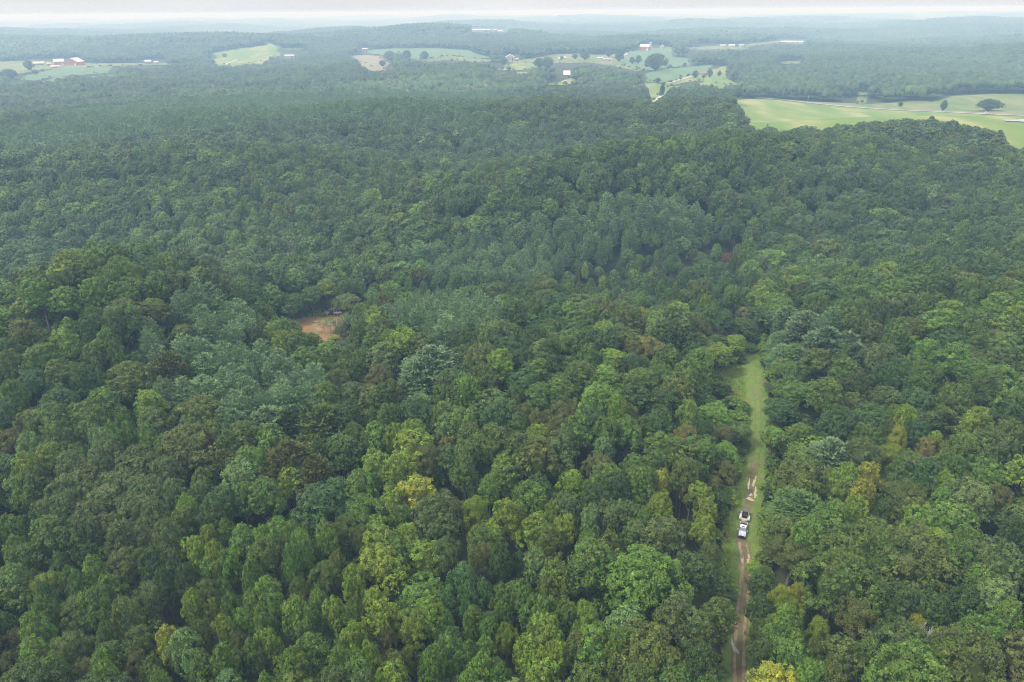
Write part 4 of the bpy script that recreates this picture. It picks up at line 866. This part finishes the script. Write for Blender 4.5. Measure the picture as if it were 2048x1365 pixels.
FT_LABEL = {1975: 'lone dark spreading oak on the meadow above the road', 1885: 'slim lone tree beside the road, left of the spreading oak', 1323: 'tall narrow column-shaped tree beside the gravel drive', 1310: 'big rounded grey-green tree between the two crop fields',
  1264: 'left of the small pair of dark trees below the red barn', 1276: 'right of the small pair of dark trees below the red barn', 1390: 'dark tree at the left end of the red roofed ranch house', 1419: 'dark tree at the right end of the red roofed ranch house', 1438: 'small round tree on the lawn right of the ranch house'}
g3 = []
for i, (px, py, w, k, tone, foot) in enumerate(T3):
    R = np.random.default_rng(8000+i); x, y, z = at(px, foot); dep = float(project(np.array(x), np.array(y), np.array(z))[2])
    s = dict(px=px, py=py, w=w, k='B' if w > 30 else k, tone=tone, H=(foot-py)*dep/F*1.0, x=x, y=y, z=z, r=w/2*dep/F, R=R)
    s['H'] = max(s['H'], 4); PLACED.append((x, y, s['r'])); t = make_tree(s, low=True); t.name = 'field_tree'
    g3.append((px, tone, t, px))
    zone = 'beside the left farm' if px < 100 else 'near the left green field' if px < 500 else 'by the bluish crop field' if px < 900 else 'on the middle pastures' if px < 1245 else 'near the hill farm fields' if px < 1500 else 'near the right pasture road'
    tag(t, FT_LABEL.get(int(px), ''), 'tree', 'lone trees on the far fields'); t['zone'] = zone
byz = {}
for px, tone, t, _ in g3:
    if not t.get('label'): byz.setdefault((t['zone'], tone), []).append((px, t))
for (zone, tone), L in byz.items():
    L.sort(key=lambda q: q[0])
    for i, (px, t) in enumerate(L): t['label'] = f"{TW[tone]} lone tree standing {zone}" if len(L) == 1 else f"{ORD[i]} from left {TW[tone]} lone tree standing {zone}"
for _, _, t, _ in g3: del t['zone']

# the willows standing in the pond
for i, (px, py, foot, r, sk) in enumerate([(650, 640, 671, 2.4, 'W'), (663, 638, 674, 2.6, 'W'), (674, 636, 672, 2.4, 'W'), (697, 628, 672, 3.0, 'F'), (637, 655, 669, 1.6, 'X'), (632, 641, 648, 1.3, 'X'), (668, 612, 632, 2.6, 'X'), (676, 622, 636, 2.4, 'X'), (655, 622, 634, 2.0, 'X')]):
    R = np.random.default_rng(600+i); x, y, z = at(px, foot); z = min(z, POND_Z-.3) if foot > 640 else z; dep = float(project(np.array(x), np.array(y), np.array(z))[2]); H = (foot-py)*dep/F*1.12
    root = empty('pond_tree', (x, y, z), R.uniform(0, 6)); 
    link('branches', DEADT[i % 3], root, scale=(r/4.3, r/4.3, H/17.5))
    if sk != 'X':
        c = link('crown', SPARSE if 'SPARSE' in globals() else globals().setdefault('SPARSE', crown_mesh('crown', 'F', 1300, .42, 77, core_seg=None)), root, scale=(r/4.6*1.1, r/4.6*1.1, H/17.6)); c['tint'] = TONE['yg']
    tag(root, ['leftmost sparse olive willow standing in the pale end of the brown pond', 'middle sparse willow with dark stems in the brown pond', 'third sparse willow standing in the brown pond', 'taller thin tree at the right bank of the brown pond', 'short dead snag at the near shore of the brown pond', 'dark snag sticking out of the open brown water',
               'leftmost but one grey bare bush behind the brown pond', 'rightmost grey bare bush behind the brown pond', 'leftmost grey bare bush on the far bank of the pond'][i], 'tree' if sk != 'X' else 'dead tree', 'trees around the pond')

# ------------------------------------------------------------------ the rest of the woods: masses nobody could count
def geo_instances(name, pts, idx, scl, rot, tint, protos, label=None, kind='stuff'):
    me = bpy.data.meshes.new(name); n = len(pts)
    me.vertices.add(n); me.vertices.foreach_set('co', np.asarray(pts, np.float32).ravel())
    def att(nm, ty, dat, key='value'):
        a = me.attributes.new(nm, ty, 'POINT'); a.data.foreach_set(key, np.asarray(dat).ravel())
    att('which', 'INT', np.asarray(idx, np.int32)); att('size', 'FLOAT_VECTOR', np.asarray(scl, np.float32), 'vector')
    att('turn', 'FLOAT', np.asarray(rot, np.float32)); att('tint', 'FLOAT_VECTOR', np.asarray(tint, np.float32), 'vector')
    o = link(name, me); c = bpy.data.collections.new(name+'_kinds')
    for i, p in enumerate(protos):
        q = bpy.data.objects.new(f'tree_{i:03d}', p) if not isinstance(p, bpy.types.Object) else p
        c.objects.link(q)
    g = bpy.data.node_groups.new(name, 'GeometryNodeTree')
    g.interface.new_socket('Geometry', in_out='INPUT', socket_type='NodeSocketGeometry'); g.interface.new_socket('Geometry', in_out='OUTPUT', socket_type='NodeSocketGeometry')
    gi = g.nodes.new('NodeGroupInput'); go = g.nodes.new('NodeGroupOutput')
    ci = g.nodes.new('GeometryNodeCollectionInfo'); ci.inputs['Collection'].default_value = c; ci.inputs['Separate Children'].default_value = True; ci.inputs['Reset Children'].default_value = True
    ip = g.nodes.new('GeometryNodeInstanceOnPoints'); ip.inputs['Pick Instance'].default_value = True
    def named(nm, ty):
        q = g.nodes.new('GeometryNodeInputNamedAttribute'); q.data_type = ty; q.inputs['Name'].default_value = nm; return q.outputs['Attribute']
    g.links.new(gi.outputs[0], ip.inputs['Points']); g.links.new(ci.outputs[0], ip.inputs['Instance'])
    g.links.new(named('which', 'INT'), ip.inputs['Instance Index']); g.links.new(named('size', 'FLOAT_VECTOR'), ip.inputs['Scale'])
    cx = g.nodes.new('ShaderNodeCombineXYZ'); g.links.new(named('turn', 'FLOAT'), cx.inputs[2])
    g.links.new(cx.outputs[0], ip.inputs['Rotation']); g.links.new(ip.outputs[0], go.inputs[0])
    md = o.modifiers.new('scatter', 'NODES'); md.node_group = g
    tag(o, label, None, None, kind); return o
KS = 'DTFPWB'
def lod(kinds, nl, size, seeds, core=(8, 5), trunk=False):
    return [whole_tree('tree', k, nl, size, 300+s*13+ord(k), trunk=trunk, core_seg=core, clump=22 if nl > 5000 else 12 if nl > 3000 else 7, clump_r=.62 if nl > 5000 else .75) for k in kinds for s in range(seeds)]
def tints(x, y, px, py, pine, R, far=0):
    """tone of each tree: patches of one tone, with strays"""
    n = len(x); names = ['mg', 'dg', 'bg', 'gy', 'ol', 'lg', 'yg', 'ob', 'pl']
    base = np.tile(np.array([.32, .20, .13, .14, .10, .07, .03, .004, .006]), (n, 1))
    v1 = vnoise(x, y, 45, 31)[:, None]; v2 = vnoise(x, y, 70, 37)[:, None]
    base[:, 5:7] *= np.clip(1+3.0*v1, .1, 4); base[:, [3, 4]] *= np.clip(1+1.8*v2, .2, 3); base[:, 1:3] *= np.clip(1-1.4*v1, .3, 3)
    shr = np.zeros(n, bool)
    for P in SHRUBBY: shr |= inpoly(px, py, P)
    base[shr] *= np.array([1, .8, .8, .6, 1.4, 2.2, 2.5, 5, 1])
    base /= base.sum(1, keepdims=True); u = R.random((n, 1)); k = (base.cumsum(1) < u).sum(1).clip(0, 8)
    c = np.array([TONE[q] for q in names])[k]
    if far: c = c*(1-far)+np.array([.074, .122, .054])*far  # distant crowns tinted paler and bluer: haze brightness painted into the leaf colour
    c = np.where(pine[:, None], np.array(TONE['pn'])*np.array([1.15, 1.2, 1.15]), c)
    c = np.where((R.random(n) < .0004)[:, None] & ~pine[:, None], np.array(TONE['rd'])*.8, c)
    return c*R.uniform(.86, 1.14, (n, 1))*R.uniform(.95, 1.05, (n, 3)), shr
def candidates(d0, d1, step, R, jit=.36, margin=1.12):
    ys = np.arange(max(d0*.5, 20), d1*1.05, step*.87); L = []
    hw = ys.max()*1.2
    gx, gy = np.meshgrid(np.arange(-hw, hw, step), ys); gx[1::2] += step/2
    x = gx.ravel(); y = gy.ravel()
    d = np.hypot(x, y); dep = y*.9+50
    k = (d >= d0) & (d < d1) & (np.abs(x) < dep*1024/F*margin+14)
    x = x[k]+R.normal(0, step*jit*.6, k.sum()); y = y[k]+R.normal(0, step*jit*.6, k.sum())
    return x, y
PL = np.array(PLACED)
def near_any(x, y, r, fac):
    bad = np.zeros(len(x), bool)
    for i in range(0, len(x), 4000):
        d = np.hypot(x[i:i+4000, None]-PL[None, :, 0], y[i:i+4000, None]-PL[None, :, 1])
        bad[i:i+4000] = (d < fac*(r[i:i+4000, None]+PL[None, :, 2])).any(1)
    return bad
trk = TQ[::3]
def by_track(x, y, dmin):
    d = np.full(len(x), 1e9)
    for i in range(0, len(x), 20000): d[i:i+20000] = np.sqrt(((np.stack([x, y], 1)[i:i+20000, None]-trk[None])**2).sum(-1)).min(1)
    return d < dmin
def wood(name, d0, d1, step, nl, size, seeds, R, core, rr=(3.2, 5.2), far=0, label=None, trunk=False, margin=1.12, fill=False):
    x, y = candidates(d0, d1, step, R, margin=margin); z = height(x, y)
    r = R.uniform(*rr, len(x)); r *= np.where(R.random(len(x)) < .12, 1.3, 1)
    px, py, _ = project(x, y, z+17); pine = np.zeros(len(x), bool)
    for P in PINES: pine |= inpoly(px, py, P)
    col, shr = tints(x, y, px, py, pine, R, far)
    H = R.uniform(13.5, 21.5, len(x)); H[shr] *= R.uniform(.45, .95, shr.sum()); r[shr] *= R.uniform(.5, .85, shr.sum()); H[pine] = R.uniform(18, 21.5, pine.sum()); r[pine] *= .88
    if d0 < 300: dl = lane_dist(x, y); H *= np.where(dl < 14, .5+.5*np.clip(dl-3, 0, 11)/11, 1)
    k = ~cleared(x, y, z, H, r)
    if d0 < 350: k &= ~near_any(x, y, r, .68 if not fill else .42) & ~by_track(x, y, 4.5+r*.5)
    # pond hollow and its shore stay open
    k &= ~((np.hypot((x-POND_C[0])/22, (y-POND_C[1])/np.where(y < POND_C[1], 18, 10.5)) < 1) & (py > 560))
    if fill: H *= .52; r *= .85
    x, y, z, r, H, col, pine, shr = [q[k] for q in (x, y, z, r, H, col, pine, shr)]
    u = R.random(len(x)); kind = np.where(pine, 3, np.where(shr & (u < .35), 1, np.where(u < .62, 0, np.where(u < .72, 1, np.where(u < .84, 2, np.where(u < .92, 4, 0))))))
    kinds = 'DTFPW'; rad = np.array([RAD[q] for q in kinds])[kind]
    r = np.where(kind == 1, r*.8, r)
    idx = kind*seeds+R.integers(0, seeds, len(x)); sc = np.stack([r/rad, r/rad, H/18], 1)
    geo_instances(name, np.stack([x, y, z], 1), idx, sc, R.uniform(0, 6.28, len(x)), col, lod(kinds, nl, size, seeds, core, trunk), label)
    return len(x)
G = np.random.default_rng
n1 = wood('woodland', 40, 300, 6.4, 6500, .38, 4, G(1), (10, 6), label='mixed green forest filling in between the nearest trees', trunk=True)
PL2 = None
n0 = wood('understorey', 50, 300, 6.4, 1500, .62, 3, G(11), (8, 5), rr=(2.4, 3.6), label='lower trees and saplings in the gaps of the near forest', fill=True)
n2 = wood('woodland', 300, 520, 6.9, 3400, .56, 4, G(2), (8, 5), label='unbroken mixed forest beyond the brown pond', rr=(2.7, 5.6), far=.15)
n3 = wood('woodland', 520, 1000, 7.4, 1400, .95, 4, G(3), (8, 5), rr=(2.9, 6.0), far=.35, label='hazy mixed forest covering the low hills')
print('TREES', len(SP), n1, n0, n2, n3)
# farther: patches of canopy, each a ring of low crowns
def patch_mesh(name, size, n, rr, nl, ls, seed, pine=False):
    R = G(seed); VV, QQ, SS = [], [], []; o = 0; pts = []
    tr_ = 0
    while len(pts) < n and tr_ < 4000:
        tr_ += 1; p = R.uniform(-size/2, size/2, 2); r = R.uniform(*rr)
        if all((p[0]-q[0])**2+(p[1]-q[1])**2 > (.72*(r+q[2]))**2 for q in pts): pts.append((p[0], p[1], r))
    for (a, b_, r) in pts:
        H = R.uniform(14.5, 20); v, q = ellipsoid((a, b_, H-r*1.0), (r*.82, r*.82, r*.95), 7, 5); v = v+R.normal(0, .09*r, v.shape); t = R.uniform(.72, 1.3)*np.array([R.uniform(.85, 1.25), 1, R.uniform(.85, 1.2)])
        VV.append(v); QQ.append(q+o); SS.append(np.tile(t*.9, (len(q), 1))); o += len(v)
        d = unit(R.normal(0, 1, (nl, 3))+np.array([0, 0, .5])); P = np.array([a, b_, H-r])+d*np.array([r, r, r*1.05])*R.uniform(.8, 1.15, (nl, 1))
        v, q = leaves(P, d, ls, R); VV.append(v); QQ.append(q+o); SS.append(t*R.uniform(.8, 1.2, (nl, 1))); o += len(v)
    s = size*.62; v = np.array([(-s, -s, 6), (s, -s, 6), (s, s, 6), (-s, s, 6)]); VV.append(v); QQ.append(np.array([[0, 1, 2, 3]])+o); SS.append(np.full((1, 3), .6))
    return quads_mesh(name, np.concatenate(VV), np.concatenate(QQ), [M_LEAF], shade=np.concatenate(SS))
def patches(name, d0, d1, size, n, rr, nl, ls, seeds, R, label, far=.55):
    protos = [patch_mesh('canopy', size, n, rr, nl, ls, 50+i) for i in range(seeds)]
    x, y = candidates(d0, d1, size*.92, R, jit=.1, margin=1.10); z = height(x, y)
    px, py, _ = project(x, y, z+16); pine = np.zeros(len(x), bool)
    for P in PINES: pine |= inpoly(px, py, P)
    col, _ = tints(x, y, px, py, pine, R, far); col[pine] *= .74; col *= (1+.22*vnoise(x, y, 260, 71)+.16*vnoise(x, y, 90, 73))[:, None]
    k = np.ones(len(x), bool)
    H = np.full(len(x), 18.0); hs = size*.42
    for ox in (-hs, 0, hs):
        for oy in (-hs, 0, hs):
            k &= ~cleared(x+ox, y+oy, z, H, np.full(len(x), 3.0))
    x, y, z, col = x[k], y[k], z[k], col[k]
    s = R.uniform(.92, 1.08, (len(x), 1))*np.ones((1, 3)); s[:, 2] = R.uniform(.85, 1.12, len(x))
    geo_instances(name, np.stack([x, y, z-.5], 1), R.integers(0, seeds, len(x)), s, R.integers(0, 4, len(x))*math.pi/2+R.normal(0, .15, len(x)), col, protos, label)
    return len(x)
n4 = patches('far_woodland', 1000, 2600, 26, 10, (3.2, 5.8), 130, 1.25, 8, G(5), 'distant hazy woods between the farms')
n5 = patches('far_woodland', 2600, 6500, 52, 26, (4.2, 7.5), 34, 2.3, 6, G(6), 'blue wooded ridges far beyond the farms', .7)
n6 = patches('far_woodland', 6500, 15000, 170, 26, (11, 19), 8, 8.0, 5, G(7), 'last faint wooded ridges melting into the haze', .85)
print('PATCHES', n4, n5, n6)
# ------------------------------------------------------------------ grass, weeds and shrubs along the lane
M_WEED = M_LEAF
def tuft_mesh(name, n, h, spread, seed, wide=.10):
    R = G(seed); a = R.uniform(0, 6.28, n); rr2 = spread*np.sqrt(R.random(n)); x = rr2*np.cos(a); y = rr2*np.sin(a)
    lx = R.normal(0, .35, n)*h; ly = R.normal(0, .35, n)*h; hh = h*R.uniform(.5, 1.2, n); b = R.uniform(0, 3.14, n); w = wide*R.uniform(.7, 1.5, n)
    dx, dy = np.cos(b)*w, np.sin(b)*w; z0 = np.zeros(n)
    V = np.stack([np.stack([x-dx, y-dy, z0], 1), np.stack([x+dx, y+dy, z0], 1), np.stack([x+lx+dx*.5, y+ly+dy*.5, hh], 1), np.stack([x+lx-dx*.5, y+ly-dy*.5, hh*.9], 1)], 1).reshape(-1, 3)
    return quads_mesh(name, V, np.arange(4*n).reshape(-1, 4), [M_LEAF], shade=R.uniform(.75, 1.25, (n, 1))*np.ones((1, 3)))
def in_lane(x, y):
    a, b_, _ = project(x, y, height(x, y)); return inpoly(a, b_, LANE)
R = G(21)
lp = np.array([at(*q)[:2] for q in LANE]); x0, y0 = lp.min(0)-3; x1, y1 = lp.max(0)+3
n = 45000; x = R.uniform(x0, x1, n); y = R.uniform(y0, y1, n)
cl = in_lane(x, y) | by_track(x, y, 3.2)
dtr = np.full(n, 99.)
for i in range(0, n, 20000): dtr[i:i+20000] = np.sqrt(((np.stack([x, y], 1)[i:i+20000, None]-TQ[None, ::2])**2).sum(-1)).min(1)
_, pyy, _ = project(x, y, height(x, y))
bare = (dtr < 1.25) & (pyy > 1000) | (dtr < 1.05)
pc = TQ0[None]+DIRV[None]*5.6; veh = np.hypot(x-pc[0, 0], y-pc[0, 1]) < 6.5
k = cl & ~(bare & (R.random(n) < .93)) & ~(veh & (dtr < 1.7))
x, y, dtr = x[k], y[k], dtr[k]; m = len(x)
v = vnoise(x, y, 6, 91); v2 = vnoise(x, y, 17, 92)
pal = np.array([(.105, .185, .018), (.150, .225, .024), (.21, .235, .050), (.18, .16, .060)])
ki = np.clip(np.digitize(v+R.normal(0, .35, m), [-.3, .25, .62]), 0, 3); col = pal[ki]*R.uniform(.8, 1.2, (m, 1))
tall = np.clip((dtr-1.5)/9, .16, .42)*(1+.5*v2)
geo_instances('grass', np.stack([x, y, height(x, y)+.28], 1), R.integers(0, 3, m), np.stack([np.ones(m), np.ones(m), tall], 1)*R.uniform(.8, 1.3, (m, 1)), R.uniform(0, 6, m), col,
              [tuft_mesh('tuft', 9, .42, .34, 3+i) for i in range(3)], 'rough green grass and weeds on the lane and clearing')
# shrubs on the lane's edges
n = 9000; x = R.uniform(x0-12, x1+14, n); y = R.uniform(y0, y1+6, n); z = height(x, y)
H = R.uniform(1.0, 4.2, n); r = H*R.uniform(.45, .7, n)
a, b_, _ = project(x, y, z); near = np.zeros(n, bool)
LA = np.array(LANE, float)
for i in range(len(LANE)):
    p, q = LA[i], LA[(i+1) % len(LANE)]; t = np.clip(((a-p[0])*(q[0]-p[0])+(b_-p[1])*(q[1]-p[1]))/(((q-p)**2).sum()+1e-9), 0, 1)
    near |= np.hypot(a-p[0]-t*(q[0]-p[0]), b_-p[1]-t*(q[1]-p[1])) < 26
k = near & ~cleared(x, y, z, H*.7, r*.6, [LANE]) & ~by_track(x, y, 2.6+r*.6) & (R.random(n) < .55)
x, y, z, H, r = [q[k] for q in (x, y, z, H, r)]; m = len(x)
col = np.array([TONE[q] for q in ('mg', 'lg', 'yg', 'ol', 'mg', 'dg')])[R.integers(0, 6, m)]*R.uniform(.8, 1.15, (m, 1))
sh = [whole_tree('shrub', 'D', 700, 1.4, 40+i, trunk=False, core_seg=(6, 4)) for i in range(4)]
geo_instances('undergrowth', np.stack([x, y, z-H*.35], 1), R.integers(0, 4, m), np.stack([r/4.2, r/4.2, H/13.5], 1), R.uniform(0, 6, m), col, sh, 'low leafy shrubs along the grass lane edges')
# bushes and rough edges round the far fields
FX, FY, FR = [], [], []
for nm, mk, P in FIELDS[2:]:
    for i in range(len(P)):
        a0, a1 = np.array(P[i], float), np.array(P[(i+1) % len(P)], float); m = int(np.linalg.norm(a1-a0)/2.2)
        for k in range(m):
            if R.random() < .78 or P[i][1] > 236: continue
            q = a0+(a1-a0)*(k+R.random())/max(m, 1)
            if 0 < q[0] < 2048:
                x, y, _ = at(q[0]+R.normal(0, 1.5), q[1]+R.normal(0, .7)); FX.append(x+R.normal(0, 3)); FY.append(y+R.normal(0, 6)); FR.append(R.uniform(1.0, 2.6))
x, y, r = map(np.array, (FX, FY, FR)); z = height(x, y); m = len(x); H = r*R.uniform(1.3, 2.2, m)
k = ~cleared(x, y, z, H, r, [[(a, c), (b_, c), (b_, d), (a, d)] for a, b_, c, d in SPOTS]); x, y, z, r, H = [q[k] for q in (x, y, z, r, H)]; m = len(x)
col = np.array([TONE[q] for q in ('mg', 'dg', 'ol', 'gy')])[R.integers(0, 4, m)]
geo_instances('field_edge_bushes', np.stack([x, y, z-H*.3], 1), R.integers(0, 3, m), np.stack([r/4.2, r/4.2, H/12.5], 1), R.uniform(0, 6, m), col, [whole_tree('bush', 'D', 500, 1.6, 140+i, trunk=False, core_seg=(6, 4)) for i in range(3)], 'rough bushes growing along the edges of the far fields')
# reeds and weeds on the pond's far bank
n = 2600; aa = R.uniform(0, 2*math.pi, n); q = R.uniform(1.04, 1.42, n); x = POND_C[0]+21*q*np.cos(aa); y = POND_C[1]+12.5*q*np.sin(aa); z = height(x, y)
k = z > POND_Z-.5; x, y, z = x[k], y[k], z[k]; m = len(x)
col = np.array([TONE['lg'], TONE['mg'], TONE['yg']])[R.integers(0, 3, m)]
geo_instances('bank_reeds', np.stack([x, y, z], 1), R.integers(0, 3, m), np.ones((m, 3))*R.uniform(1.6, 3.4, (m, 1)), R.uniform(0, 6, m), col, [tuft_mesh('reed', 14, .5, .5, 60+i, .14) for i in range(3)], 'green reeds and weeds on the banks of the brown pond')

# ------------------------------------------------------------------ the hazy air
zlo = -70.0; ztop = CAM_H+7
b = MB(); b.box((0, 0, (zlo+ztop)/2), (60000, 60000, ztop-zlo)); hm = bpy.data.materials.new('haze_air'); hm.use_nodes = True; hn = hm.node_tree; hn.nodes.clear()
ho = N(hn, 'ShaderNodeOutputMaterial'); pv = N(hn, 'ShaderNodeVolumePrincipled'); pv.inputs['Color'].default_value = (.36, .57, .84, 1); pv.inputs['Density'].default_value = HAZE
pv.inputs['Absorption Color'].default_value = (.78, .50, .02, 1); pv.inputs['Anisotropy'].default_value = 0.0
hn.links.new(pv.outputs[0], ho.inputs['Volume'])
hz_ = b.obj('haze', hm); tag(hz_, kind='stuff')
hz_.display_type = 'WIRE'
